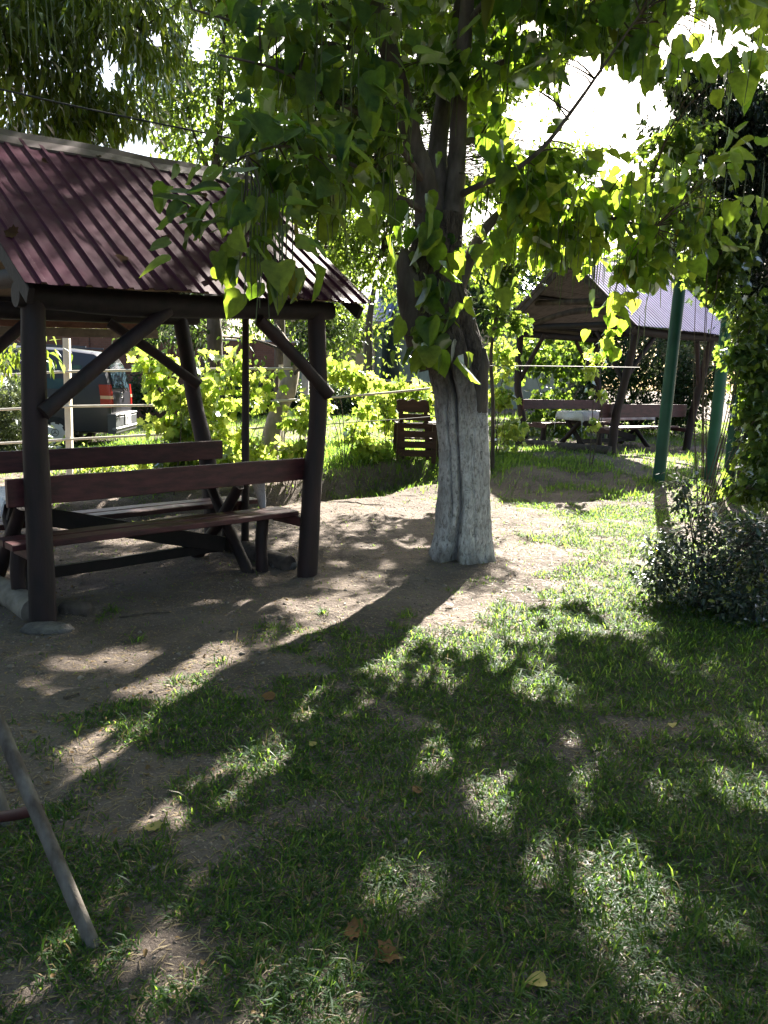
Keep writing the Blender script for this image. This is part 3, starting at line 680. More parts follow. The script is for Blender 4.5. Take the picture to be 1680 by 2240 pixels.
# ------------------------------------------------------------------ van (rear and near side seen through the gazebo)
def van():
    w0 = GT(125, 985); gz = w0[2]; xr = GT(205, 985)[0]; y0 = w0[1] - .02          # near side plane y0; rear face at xr + overhang
    base = V(xr - 2.3, y0 + .9, gz)
    v_ = thing('van', base, 'dark grey van parked on the lawn, its tail seen through the gazebo', 'van')
    Hh, Wd, Ln = 1.93, 1.78, 4.75; X1 = xr + .12
    paint = NB('dark_grey_van_paint'); paint = paint.done(paint.pbsdf((.034, .034, .042), .30, .10, None, .45))
    glass = NB('dark_van_glass'); glass = glass.done(glass.pbsdf((.035, .065, .085), .06, 0, None, .9))
    plastic = NB('dark_grey_bumper'); plastic = plastic.done(plastic.pbsdf((.055, .06, .068), .5, 0, None, .4))
    # stations along the length: x offset from rear, (z_bottom, z_top) and width scale
    st = [(0.00, .34, 1.02, .93), (0.03, .34, 1.30, .965), (.10, .33, 1.62, .985), (.20, .33, 1.80, .995), (.34, .33, 1.88, 1), (.9, .33, 1.93, 1), (2.4, .33, 1.95, 1), (3.2, .33, 1.90, 1), (3.75, .33, 1.55, .99), (4.0, .33, 1.22, .97), (4.55, .33, 1.02, .93), (4.75, .40, .80, .84)]
    vs_, k = [], 0
    def section(x, zb, zt, ws):
        hw = Wd / 2 * ws; pr = [(-.72, zb), (-.95, zb + .03), (-1.0, zb + .22), (-1.0, .80), (-.985, 1.05), (-.93, min(zt - .12, 1.45)) if zt > 1.35 else (-.97, zt - .10), (-.80, zt - .05), (-.70, zt - .01), (0, zt + .015)]
        pts = [V(X1 - x, y0 + .89 + q * hw, gz + z) for q, z in pr] + [V(X1 - x, y0 + .89 - q * hw, gz + z) for q, z in pr[-2::-1]]
        return pts
    secs = [section(*s_) for s_ in st]; k = len(secs[0]); mb = MB(); allv = [p for s_ in secs for p in s_]
    mb.add(allv, [(i * k + j, (i + 1) * k + j, (i + 1) * k + (j + 1) % k, i * k + (j + 1) % k) for i in range(len(secs) - 1) for j in range(k)] + [tuple(range(k)), tuple(range((len(secs) - 1) * k, len(secs) * k))[::-1]])
    body = build('body', mb, paint, v_)
    for m_ in (body.modifiers.new('b', 'BEVEL'),): m_.width = .03; m_.segments = 3; m_.limit_method = 'ANGLE'; m_.angle_limit = math.radians(25)
    def yc(q): return y0 + .89 + q * Wd / 2
    def rear_x(z): return X1 - np.interp(z, [.34, 1.02, 1.30, 1.62, 1.80, 1.88], [0, 0, .03, .10, .20, .34])
    def rear_panel(name, corners, off, mat, parent, th=.02):
        """panel following the raked tail: corners as (q, z) polygon"""
        mb = MB(); o_ = [V(rear_x(z) + off, yc(q), gz + z) for q, z in corners]; i_ = [p - V(th, 0, 0) for p in o_]; n_ = len(o_)
        mb.add(o_ + i_, [tuple(range(n_)), tuple(range(n_, 2 * n_))[::-1]] + [(j, j + n_, (j + 1) % n_ + n_, (j + 1) % n_) for j in range(n_)]); return build(name, mb, mat, parent, False)
    tg = rear_panel('tailgate', [(-.80, .62), (.80, .62), (.82, .98), (.80, 1.12), (.78, 1.30), (.74, 1.62), (.64, 1.78), (-.64, 1.78), (-.74, 1.62), (-.78, 1.30), (-.80, 1.12), (-.82, .98)][::1], .012, paint, v_)
    rear_panel('rear_window', [(-.68, 1.20), (.68, 1.20), (.70, 1.30), (.66, 1.60), (.58, 1.70), (-.58, 1.70), (-.66, 1.60), (-.70, 1.30)], .022, glass, tg)
    mb = MB(); mb.tube([V(rear_x(1.17) + .035, yc(.35), gz + 1.16), V(rear_x(1.22) + .05, yc(.1), gz + 1.20), V(rear_x(1.28) + .045, yc(-.15), gz + 1.27)], [.02, .012, .009], 8, 8); build('wiper', mb, M['black'], tg)
    # three-pointed star in a ring on the tailgate
    mb = MB(); cz = 1.06; cxx = rear_x(cz) + .02
    for q in range(3):
        an = PI / 2 + q * 2 * PI / 3; mb.tube([V(cxx, yc(.0), gz + cz), V(cxx, yc(0) + .05 * math.cos(an), gz + cz + .05 * math.sin(an))], [.008, .002], 6)
    mb.tube([V(cxx, yc(0) + .052 * math.cos(t), gz + cz + .052 * math.sin(t)) for t in np.linspace(0, 2 * PI, 25)], .005, 6); chrome = two_tone('chrome', (.5, .5, .5), (.6, .6, .6), 4, .2, .02, .001, metal=1); build('emblem', mb, chrome, tg)
    # bumper with step, plate
    mb = MB()
    for (z, hh, dd) in ((.50, .34, .10), (.69, .05, .13)):
        mb.box(V(X1 + .02, yc(0), gz + z), V(0, 1, 0), V(1, 0, 0), V(0, 0, 1), Wd * .985, dd + .06, hh, .025)
    bp = build('bumper', mb, plastic, v_)
    mb = MB(); mb.box(V(X1 + .075, yc(0), gz + .43), V(0, 1, 0), V(1, 0, 0), V(0, 0, 1), Wd * 1.0, .10, .05, .02); build('trim', mb, two_tone('pale_bumper_trim', (.12, .125, .145), (.17, .175, .20), 4, .5, .05, .002), bp)
    white = two_tone('plate_white', (.62, .63, .66), (.70, .71, .74), 3, .5, .05, .001)
    pq = .05; mb = MB(); mb.box(V(X1 + .116, yc(pq), gz + .58), V(0, 1, 0), V(1, 0, 0), V(0, 0, 1), .46, .012, .20, .003); plt_ = build('number_plate', mb, white, bp)
    cu = bpy.data.curves.new('plate_text', 'FONT'); cu.body = "178 141"; cu.size = .135; cu.extrude = .0015; cu.align_x = 'CENTER'; cu.align_y = 'CENTER'
    tob = bpy.data.objects.new('plate_text', cu); col.objects.link(tob); dgp = bpy.context.evaluated_depsgraph_get(); me = bpy.data.meshes.new_from_object(tob.evaluated_get(dgp)); bpy.data.objects.remove(tob)
    me.transform(Matrix.Rotation(PI / 2, 4, 'Z') @ Matrix.Rotation(PI / 2, 4, 'X')); me.transform(Matrix.Translation(Vector((X1 + .1235, yc(pq), gz + .575)) - Vector(base)))
    import bmesh
    bmq = bmesh.new(); bmq.from_mesh(plt_.data); nq = len(bmq.faces); bmq.from_mesh(me); bmq.faces.ensure_lookup_table()
    for fq in bmq.faces[nq:]: fq.material_index = 1
    bmq.to_mesh(plt_.data); bmq.free(); plt_.data.materials.append(M['black'])
    # lamps: red with an amber and white band
    red = NB('red_lamp_lens'); red = red.done(red.pbsdf((.30, .014, .010), .25, 0, None, .6)); amb = NB('pale_lamp_band'); amb = amb.done(amb.pbsdf((.55, .36, .22), .25, 0, None, .6))
    for sgn in (-1, 1):
        def lampbox(name, z0, z1, mat, par, pr=0.0):
            mb = MB(); pts = []
            for z in np.linspace(z0, z1, 5):
                xo = rear_x(z) + .016 + pr; ys = yc(sgn * .985) + sgn * (.016 + pr)
                ws_ = .17 - .05 * max(0, (z - 1.1) / .2)
                pts += [V(xo - .20, ys, gz + z), V(xo - .03, ys, gz + z), V(xo, ys - sgn * .04, gz + z), V(xo, ys - sgn * ws_, gz + z), V(xo - .20, ys - sgn * ws_, gz + z)]
            mb.add(pts, [(i * 5 + j, (i + 1) * 5 + j, (i + 1) * 5 + (j + 1) % 5, i * 5 + (j + 1) % 5) for i in range(4) for j in range(5)] + [tuple(range(5)), tuple(range(20, 25))[::-1]]); return build(name, mb, mat, par, False)
        tl = lampbox('tail_lamp', .84, 1.27, red, v_); lampbox('band', 1.00, 1.06, amb, tl, .003)
    # side windows, both flanks
    for sgn in (-1, 1):
        for (x0_, x1_) in ((.45, 1.5), (1.62, 2.75), (2.85, 3.6)):
            mb = MB(); cs_ = []
            for off in (.012, -.01):
                for (x, z) in ((x0_ + .03, 1.16), (x1_, 1.16), (x1_ - .06, 1.62), (x0_ + .10, 1.62)):
                    q = np.interp(z, [1.05, 1.45, 1.85], [.985, .93, .80]); cs_.append(V(X1 - x, yc(sgn * q) + sgn * off, gz + z))
            mb.add(cs_, [(0, 1, 2, 3), (7, 6, 5, 4), (0, 4, 5, 1), (1, 5, 6, 2), (2, 6, 7, 3), (3, 7, 4, 0)]); build('side_window', mb, glass, v_, False)
        mb = MB(); mb.beam(V(X1 - .5, yc(sgn * .72), gz + 1.97), V(X1 - 3.0, yc(sgn * .72), gz + 1.98), .035, .03, (0, 0, 1), .008); build('roof_rail', mb, plastic, v_)
    # wheels with seven-slot covers and a star hub
    alu = two_tone('pale_wheel_cover', (.42, .42, .41), (.50, .50, .49), 5, .45, .05, .002)
    for wx in (X1 - (X1 - w0[0]), X1 - 3.95):
        for sgn in (-1, 1):
            c = V(wx, yc(sgn * .90), gz + .33); R = .33
            whl = None
            mb = MB(); rp = [(.20, -.10), (.30, -.10), (.325, -.07), (.33, 0), (.325, .07), (.30, .10), (.20, .10)]
            S = 40; vs2 = [c + V(r_ * math.cos(t), sgn * y_, r_ * math.sin(t)) for t in np.linspace(0, 2 * PI, S, endpoint=False) for r_, y_ in rp]; kk = len(rp)
            mb.add(vs2, [(i * kk + j, i * kk + j + 1, ((i + 1) % S) * kk + j + 1, ((i + 1) % S) * kk + j) for i in range(S) for j in range(kk - 1)]); tyre = build('wheel', mb, M['black'], v_)
            # cover: annulus cells with openings
            mb = MB(); S2 = 84; rr_ = [0, .07, .12, .165, .20, .215]; vs3 = []; fs3 = []
            for t in np.linspace(0, 2 * PI, S2, endpoint=False):
                for i_, r_ in enumerate(rr_): vs3.append(c + V(r_ * math.cos(t), sgn * (.085 + .02 * math.cos(r_ * 6)), r_ * math.sin(t)))
            kk = len(rr_)
            for i_ in range(S2):
                for j in range(kk - 1):
                    if j == 3 and (i_ % 12) in (3, 4, 5, 6, 7, 8): continue
                    fs3.append((i_ * kk + j, i_ * kk + j + 1, ((i_ + 1) % S2) * kk + j + 1, ((i_ + 1) % S2) * kk + j))
            mb.add(vs3, fs3); build('wheel_cover', mb, alu, tyre)
            mb = MB(); yy = sgn * .109
            for q in range(3):
                an = PI / 2 + q * 2 * PI / 3; mb.tube([c + V(0, yy, 0), c + V(.062 * math.cos(an), yy, .062 * math.sin(an))], [.009, .003], 6)
            mb.tube([c + V(.067 * math.cos(t), yy - sgn * .003, .067 * math.sin(t)) for t in np.linspace(0, 2 * PI, 31)], .005, 6); build('hub_emblem', mb, M['black'], tyre)
            if sgn < 0:
                mb = MB(); mb.tube([c + V(.375 * math.cos(t), .035, .375 * math.sin(t) + .01) for t in np.linspace(-.12, PI + .12, 24)], .035, 8); build('wheel_arch', mb, plastic, v_)
    v_.rotation_euler = (0, 0, math.radians(5)); v_.location.x -= .14
van()

# ------------------------------------------------------------------ wooden garden chairs
def garden_chair(px, py, rot, label):
    p = GT(px, py); o = thing('garden_chair', p, label, 'chair', 'wooden garden chairs beside the tree')
    c, s_ = math.cos(rot), math.sin(rot); ex, ey = V(c, s_, 0), V(-s_, c, 0); ez = V(0, 0, 1)      # we look at its back (facing +ey)
    def Q(x, y, z): return p + ex * x + ey * y + ez * z
    up = unit(ez * 1 - ey * .10 - ex * .17)
    w_ = .52
    for i, (z, hh) in enumerate([(.90, .20), (.72, .11), (.585, .10)]):
        pp = Q(0, -.25, .36) + up * (z - .36)
        if i == 0:
            mb = MB(); N_ = 25; pts = []
            for off in (0, .03):
                for j in range(N_):
                    t = j / (N_ - 1) * 2 - 1; top_ = hh / 2 + .018 * math.cos(t * PI * 3) - .01 * t * t + (.016 if abs(t) > .82 else 0)
                    pts.append(pp + ex * (t * w_ / 2) + ey * off - up * hh / 2); pts.append(pp + ex * (t * w_ / 2) + ey * off + up * top_)
            n2 = 2 * N_; fs = []
            for j in range(N_ - 1):
                a = 2 * j; fs += [(a, a + 2, a + 3, a + 1), (n2 + a, n2 + a + 1, n2 + a + 3, n2 + a + 2), (a + 1, a + 3, n2 + a + 3, n2 + a + 1), (a, n2 + a, n2 + a + 2, a + 2)]
            fs += [(0, 1, n2 + 1, n2), (n2 - 2, 2 * n2 - 2, 2 * n2 - 1, n2 - 1)]
            mb.add(pts, fs); build('back_slat', mb, M['bluewood'], o, False)
        else:
            mb = MB(); mb.box(pp, ex, ey, up, w_, .03, hh, .004, .002); build('back_slat', mb, M['bluewood'], o)
    for x in (-.20, .20):
        mb = MB(); a = Q(x, -.22, .02); mb.beam(a, Q(x, -.22, .36) + up * .50, .07, .03, ey, .004); build('back_upright', mb, M['bluewood'], o)
    for x in (-.29, .29):
        mb = MB(); mb.beam(Q(x, -.36, .60), Q(x, .34, .62), .12, .03, (0, 0, 1), .006); build('armrest', mb, M['bluewood'], o)
        for y in (-.24, .26):
            mb = MB(); mb.beam(Q(x, y, -.03), Q(x, y, .60), .075, .05, ey, .005); build('leg', mb, M['bluewood'], o)
    mb = MB(); mb.beam(Q(-.36, -.29, .605), Q(.36, -.29, .605), .09, .03, (0, 0, 1), .005); build('rear_rail', mb, M['bluewood'], o)
    mb = MB()
    for y in (-.15, 0, .15): mb.beam(Q(-.28, y, .36), Q(.28, y, .36), .13, .028, (0, 0, 1), .004)
    build('seat', mb, M['bluewood'], o)
    for z in (.44, .27, .13):
        mb = MB(); mb.beam(Q(-.29, -.27, z), Q(.29, -.27, z), .025, .11, (0, 0, 1), .004); build('cross_slat', mb, M['bluewood'], o)
garden_chair(905, 1012, math.radians(6), 'dark wooden garden chair with scalloped back in plain view left of the white trunk')
garden_chair(990, 1004, math.radians(6), 'dark wooden garden chair half hidden behind the white trunk')

# ------------------------------------------------------------------ far walls and houses
def m_brick():
    b = NB('brown_brick'); v = b.coord()
    mp = b.n('ShaderNodeMapping'); mp.inputs['Rotation'].default_value = (PI / 2, 0, 0); b.l(v, mp.inputs[0])
    br = b.n('ShaderNodeTexBrick'); br.inputs['Color1'].default_value = (.14, .058, .036, 1); br.inputs['Color2'].default_value = (.20, .085, .052, 1); br.inputs['Mortar'].default_value = (.16, .13, .11, 1)
    br.inputs['Scale'].default_value = 4; br.inputs['Mortar Size'].default_value = .014; b.l(mp.outputs[0], br.inputs[0])
    f = b.noise(1.2, 4, vec=v); c = b.mix(f, br.outputs[0], (.11, .06, .04))
    return b.done(b.pbsdf(c, .9, 0, b.bump(br.outputs['Fac'], -.3, .01), .2))
M['brick'] = m_brick()
M['plaster'] = two_tone('grey_green_plaster', (.20, .24, .22), (.28, .32, .29), 3, .9, .2, .005)
M['fasciaw'] = two_tone('pale_wood_fascia', (.45, .34, .24), (.56, .44, .32), 6, .7, .2, .003)
def wall(x0, x1, y, zt, label, mat='brick'):
    z0 = tz((x0 + x1) / 2, y); o = thing('garden_wall', V((x0 + x1) / 2, y, z0), label, 'wall', 'brick walls at the back of the garden')
    mb = MB(); mb.box(V((x0 + x1) / 2, y, (z0 - .4 + zt) / 2), V(1, 0, 0), V(0, 1, 0), V(0, 0, 1), x1 - x0, .22, zt - z0 + .4); build('wall', mb, M[mat], o, False)
    mb = MB(); mb.box(V((x0 + x1) / 2, y, zt + .025), V(1, 0, 0), V(0, 1, 0), V(0, 0, 1), x1 - x0 + .04, .28, .05, .01); build('coping', mb, M['concrete'], o)
    for xx in np.arange(x0 + .2, x1, 2.4):
        mb = MB(); mb.box(V(xx, y - .13, (z0 - .4 + zt) / 2), V(0, 0, 1), V(1, 0, 0), V(0, 1, 0), zt - z0 + .36, .30, .10, .01); build('pier', mb, M[mat], o, False)
wall(-14, -2.7, 24.0, 2.55, 'long brown brick wall behind the van and the vines')
wall(-1.6, 1.5, 27, 1.55, 'low reddish brick wall beyond the lawn, left of the tree trunk')
def house(px0, py0, px1, py1, Y0, Y1, label):
    a, b = at(px0, py0, Y0), at(px1, py1, Y1); zl = (a[2] + b[2]) / 2; a[2] = b[2] = zl; u = unit(b - a); n = V(-u[1], u[0], 0); n = n if n[1] > 0 else -n; L = np.linalg.norm(b - a)
    z0 = tz(*a[:2]) - .3; o = thing('house', V(a[0], a[1], z0), label, 'house', 'houses beyond the garden')
    D = 5.0
    mb = MB(); mb.box((a + b) / 2 * V(1, 1, 0) + n * (D / 2 + .4) + V(0, 0, (z0 + zl) / 2), u, n, V(0, 0, 1), L - .6, D, zl - z0 - .02); wl = build('wall', mb, M['plaster'], o, False)
    rise = 1.5
    for sgn in (0, 1):
        e0 = a + n * (sgn * (D + .8)); r0 = a + n * (D / 2 + .4) + V(0, 0, rise); es = unit(e0 - r0); nr = unit(np.cross(es, u)); nr = nr if nr[2] > 0 else -nr
        mb = MB(); corrugated(mb, r0 + nr * .02, u, es, L, np.linalg.norm(e0 - r0), nr, .22, .04); build('roof_panel', mb, M['roof_far'], o, False)
    board('fascia_board', a + V(0, 0, -.07), b + V(0, 0, -.07), .16, .03, M['fasciaw'], o)
    for t in (.25, .55, .8):
        c = a + u * (L * t) + n * .38 + V(0, 0, -1.3); mb = MB(); mb.box(c, u, n, V(0, 0, 1), 1.1, .06, 1.2, .0); wf = build('window', mb, M['fasciaw'], wl, False)
house(960, 622, 1330, 668, 30, 33, 'house with blue grey roof and pale eave board glimpsed right of the trunk')
house(560, 712, 850, 690, 34, 33, 'house with blue grey roof glimpsed under the right eave of the near gazebo')

# ------------------------------------------------------------------ foliage engine
def tpl(pts, faces): return np.array(pts, float), np.array(faces, int)
def fan(outline, center, cup=0.0, droop=0.0):
    o = np.array(outline, float); n_ = len(o); z = cup * (np.abs(o[:, 0]) ** 1.3) - droop * o[:, 1] ** 2
    vs_ = np.vstack([[center[0], center[1], -droop * center[1] ** 2 - .02], np.column_stack([o, z])])
    return vs_, np.array([(0, i + 1, (i + 1) % n_ + 1) for i in range(n_)])
def mirror(half): return half + [(-x, y) for x, y in half[::-1] if abs(x) > 1e-6]
# x across, y along the leaf, leaf stalk at origin, length 1
HEART = fan(mirror([(0, .06), (.14, 0), (.32, .06), (.43, .24), (.42, .44), (.33, .64), (.18, .84), (.05, .97), (0, 1.04)]), (0, .36), .22, .16)
def ragged(t_, amp):
    v_ = t_[0].copy(); q = np.arange(1, len(v_)); v_[q, :2] *= (1 + amp * rng.normal(size=len(q)))[:, None]; v_[q, 2] += amp * .5 * rng.normal(size=len(q)); return v_, t_[1]
HEARTS = [HEART, ragged(HEART, .05), ragged(HEART, .08), ragged(fan(mirror([(0, .06), (.10, 0), (.24, .08), (.32, .28), (.30, .5), (.22, .72), (.10, .94), (0, 1.1)]), (0, .38), .3, .25), .05), ragged(fan(mirror([(0, .10), (.18, .02), (.38, .10), (.47, .28), (.42, .46), (.36, .50), (.24, .78), (.07, .96), (0, 1.02)]), (0, .36), .15, .3), .05)]
MAPLE = fan(mirror([(0, .10), (.16, .0), (.20, .10), (.46, .14), (.38, .30), (.54, .52), (.34, .52), (.30, .66), (.14, .70), (0, 1.0)]), (0, .34), .15, .15)
MAPLES = [MAPLE, ragged(MAPLE, .06), ragged(MAPLE, .10)]
LANCE = tpl([(0, 0, 0), (.13, .30, .05), (-.13, .30, .05), (.11, .62, -.02), (-.11, .62, -.02), (0, 1, -.16), (0, .45, -.02)], [(0, 1, 6), (0, 6, 2), (1, 3, 6), (2, 6, 4), (3, 5, 6), (4, 6, 5)])
OVATE = tpl([(0, 0, 0), (.27, .36, .07), (-.27, .36, .07), (.18, .72, 0), (-.18, .72, 0), (0, 1, -.12), (0, .4, -.03)], [(0, 1, 6), (0, 6, 2), (1, 3, 6), (2, 6, 4), (3, 5, 6), (4, 6, 5)])
DIAM = tpl([(0, 0, 0), (.30, .48, .06), (-.30, .48, .06), (0, 1, -.08)], [(0, 1, 3), (0, 3, 2)])
SPRIG = tpl([(0, 0, 0), (.10, .5, .0), (0, 1, 0), (-.10, .5, .0), (.0, .25, 0), (.32, .62, .05), (.26, .42, .03), (-.32, .62, .05), (-.26, .42, .03)], [(0, 1, 2), (0, 2, 3), (4, 6, 5), (4, 7, 8)])

def rnd_unit(n): v = rng.normal(size=(n, 3)); return v / np.linalg.norm(v, axis=1)[:, None]
def nrm(v): return v / (np.linalg.norm(v, axis=1)[:, None] + 1e-9)
def leaves(P, D, N, S, template, wscale=None):
    tv, tf = template; n = len(P); D = nrm(D); X_ = nrm(np.cross(D, N)); Nn = np.cross(X_, D)
    ws = np.ones(n) if wscale is None else wscale
    loc = tv[None] * S[:, None, None]; loc = loc * np.stack([np.ones(n), np.ones(n), rng.uniform(.2, 2.6, n)], 1)[:, None, :]
    vs_ = P[:, None] + loc[:, :, 0:1] * ws[:, None, None] * X_[:, None] + loc[:, :, 1:2] * D[:, None] + loc[:, :, 2:3] * Nn[:, None]
    fs = tf[None] + (np.arange(n) * len(tv))[:, None, None]
    return vs_.reshape(-1, 3), fs.reshape(-1, 3)

# sunny patches seen on the ground (photo pixels -> where the sun must get through): gaps in the crowns
GAPS = [(270, 1440, 55, 16), (390, 1490, 50, 20), (480, 1430, 30, 22), (690, 1410, 62, 48), (650, 1480, 48, 45), (600, 1535, 48, 28), (495, 1570, 62, 32), (625, 1610, 34, 48), (590, 1660, 26, 30), (245, 1630, 55, 30), (275, 1690, 55, 22),
        (860, 1375, 44, 32), (820, 1258, 38, 24), (760, 1275, 30, 12), (1062, 1415, 20, 26), (1240, 1368, 46, 20), (1350, 1325, 55, 62), (1200, 1500, 62, 28), (1290, 1525, 40, 30), (1430, 1530, 46, 22), (1545, 1455, 78, 42), (1385, 1630, 72, 34),
        (1490, 1640, 46, 36), (1640, 1600, 50, 50), (1620, 1720, 58, 38), (1230, 1880, 42, 44), (1360, 1890, 54, 78), (1395, 1990, 56, 60), (1080, 1750, 44, 40), (840, 1930, 40, 42), (942, 1940, 16, 36), (1460, 1728, 34, 16), (1330, 2080, 40, 40),
        (640, 2200, 60, 44), (770, 2205, 44, 26), (1190, 2205, 62, 40), (1480, 2190, 82, 44), (1635, 2050, 36, 84), (15, 1600, 28, 36), (110, 1530, 30, 10), (160, 1455, 50, 8), (960, 1480, 18, 14), (930, 1655, 22, 18), (520, 1690, 24, 12),
        (1110, 1085, 50, 40), (1200, 1130, 90, 36), (1310, 1150, 105, 42), (1430, 1145, 85, 52), (1510, 1105, 70, 44), (1170, 1215, 85, 26), (1300, 1235, 95, 44), (1420, 1230, 60, 40), (1620, 1120, 70, 46), (1230, 1290, 60, 22), (1560, 1180, 60, 40), (1400, 1290, 50, 30),
        (900, 1190, 70, 26), (800, 1198, 52, 16), (740, 1235, 40, 18), (905, 1125, 46, 22), (930, 1080, 40, 18), (845, 1240, 28, 22), (770, 1150, 40, 10), (690, 1165, 30, 14), (620, 1190, 40, 14), (580, 1215, 30, 10), (280, 1185, 110, 18), (240, 1265, 70, 9), (330, 1235, 50, 8), (500, 1300, 40, 8), (210, 1290, 30, 7), (390, 1310, 18, 6), (700, 1330, 50, 10), (560, 1320, 26, 7), (880, 1310, 20, 16), (450, 1230, 30, 8),
        (780, 950, 130, 60), (620, 960, 60, 50), (400, 1010, 120, 40), (250, 1010, 90, 30), (760, 1010, 90, 30), (860, 1030, 60, 22), (640, 1060, 60, 22), (1080, 1000, 30, 40), (500, 1080, 60, 16), (430, 1075, 60, 14)]
GAPS_W = []
for (cx, cy, rx, ry) in GAPS:
    c_ = GT(cx, cy); dpt = c_[1]; sm_ = cy < 1262 and cy > 1060 and cx < 950
    if sm_: rx, ry = rx * .62, ry * .62
    GAPS_W.append((c_[0] - c_[2] / SUN[2] * SUN[0], c_[1] - c_[2] / SUN[2] * SUN[1], rx * dpt / F * .95 + (.01 if sm_ else .065), ry * dpt * dpt / (H * F) * .95 + (.01 if sm_ else .085)))
SPOTS = [(*at(390, 900, 10.4), .85), (*at(480, 900, 11), .5), (*at(620, 960, 11.4), .6), (*at(860, 900, 12.6), .7), (*at(760, 850, 12.6), .5), (*at(240, 1010, 11), .6), (*at(1080, 860, 13), .5), (*at(1310, 840, 13.2), .35), (*at(1380, 650, 8.2), .35), (*at(1300, 540, 8), .4), (*at(1600, 880, 10), .4), (*at(1560, 1150, 6), .3),
         (*at(700, 960, 11.6), .5), (*at(330, 800, 10.4), .5), (*at(1200, 470, 7.7), .35), (*at(40, 790, 9.8), .4), (*at(560, 250, 12.4), .5), (*at(650, 200, 12.6), .5), (*at(430, 330, 12.4), .5), (*at(500, 120, 12), .5), (*at(760, 480, 12.8), .6), (*at(700, 640, 13.4), .5), (*at(800, 720, 16), .8), (*at(860, 560, 13.2), .5), (*at(1120, 480, 7.6), .4), (*at(1380, 480, 7.9), .4), (*at(1450, 430, 8), .4), (*at(1090, 400, 7.3), .35), (*at(1250, 100, 7.2), .4), (*at(1120, 130, 7), .4), (*at(1300, 460, 7.8), .4), (*at(1060, 220, 7), .3), (*at(1480, 30, 6.5), .3), (*at(1590, 1080, 9.5), .4),
         (*(P1(.55, .1, 2.4)), .16), (*(P1(.95, .35, 2.65)), .16), (*(P1(1.2, .7, 2.9)), .14), (*(P1(1.75, .3, 2.6)), .15), (*(P1(1.6, 1.0, 3.0)), .14), (*(P1(.3, .7, 2.9)), .12), (*(P1(2.1, .6, 2.8)), .16), (*(P1(.1, -.1, 2.2)), .12)]
_ra, _rb, _rc = P1(0, -.32, 2.06), P1(2, -.32, 2.06), P1(0, 1.40, 3.22); _rn = np.cross(_rb - _ra, _rc - _ra)
def RP(px, py):
    d = ray(px, py); return CC + d * (((_ra - CC) @ _rn) / (d @ _rn))
SPOTS = [q for q in SPOTS if q[3] > .17] + [(*RP(px, py), .05 + r * 1.2) for px, py, r in [(270, 440, .07), (225, 480, .06), (250, 505, .05), (190, 540, .06), (130, 605, .06), (300, 520, .07), (345, 425, .11), (385, 470, .09), (420, 420, .10), (460, 400, .07), (330, 475, .07), (520, 600, .07), (470, 620, .06), (640, 560, .10), (665, 590, .07), (40, 335, .06), (110, 335, .07), (20, 400, .06), (350, 560, .06), (400, 540, .06), (430, 500, .07), (560, 640, .06), (95, 560, .05), (210, 600, .05), (265, 640, .05), (610, 520, .08), (500, 480, .07)]] + [(*at(1540, 1240, 5.8), .42), (*at(1440, 1260, 5.9), .3), (*at(1640, 1230, 5.7), .35), (*at(1490, 1080, 6), .25)]
SPOTS = np.array(SPOTS, float)
HOLES = np.array([(984, 330, 9, 80), (932, 290, 13, 50), (1035, 350, 34, 46), (1015, 250, 12, 40), (1250, 245, 150, 72), (1365, 220, 62, 70), (1160, 300, 66, 32), (1560, 88, 76, 44), (1490, 66, 46, 36), (300, 322, 46, 22), (240, 160, 22, 50), (345, 85, 22, 22), (440, 100, 22, 40), (1010, 340, 26, 40), (985, 300, 10, 60), (1170, 60, 50, 30), (1280, 150, 60, 50), (1440, 235, 30, 60)], float)
HOLES2 = np.array([(950, 330, 85, 130), (905, 420, 40, 60), (1500, 665, 80, 52), (1320, 620, 55, 30), (1190, 640, 75, 70), (1230, 700, 90, 50), (1420, 660, 30, 40), (1050, 600, 30, 30)], float)
def keep_mask(P, use_holes=True, gap_p=.97, spots=True, near=False):
    n = len(P); k = np.ones(n, bool); jit = .70 + .6 * noise3(P, 2.2, 77, 2)
    g = P - SUN[None] * (P[:, 2] / SUN[2])[:, None]; g[:, 2] = 0
    for _ in range(2): g[:, 2] = 0
    hit = np.zeros(n, bool); x, y = g[:, 0], g[:, 1]
    for (cx, cy, rx, ry) in GAPS_W: hit |= ((x - cx) / rx) ** 2 + ((y - cy) / ry) ** 2 < jit
    q_ = np.stack([x, y * .75, np.zeros(n)], 1); hit |= (noise3(q_, 3.1, 91, 2) > .715) & (y > 2.3)
    k &= ~(hit & (rng.random(n) < gap_p))
    if spots:
        for (a, b, c, r) in SPOTS:
            d = P - V(a, b, c); t = d @ SUN; pr = np.linalg.norm(d - t[:, None] * SUN, axis=1)
            k &= ~((t > r + .25) & (pr < r * jit) & (rng.random(n) < (.99 if r < .2 else .93)))
    if use_holes:
        x, y, zc = proj(P); jit = .1 + 1.7 * noise3(P, 5.5, 78, 2)
        for (cx, cy, rx, ry) in (np.concatenate([HOLES, HOLES2]) if near else HOLES): k &= ~((zc > 0) & (((x - cx) / rx) ** 2 + ((y - cy) / ry) ** 2 < jit) & (rng.random(n) < .95))
    return k

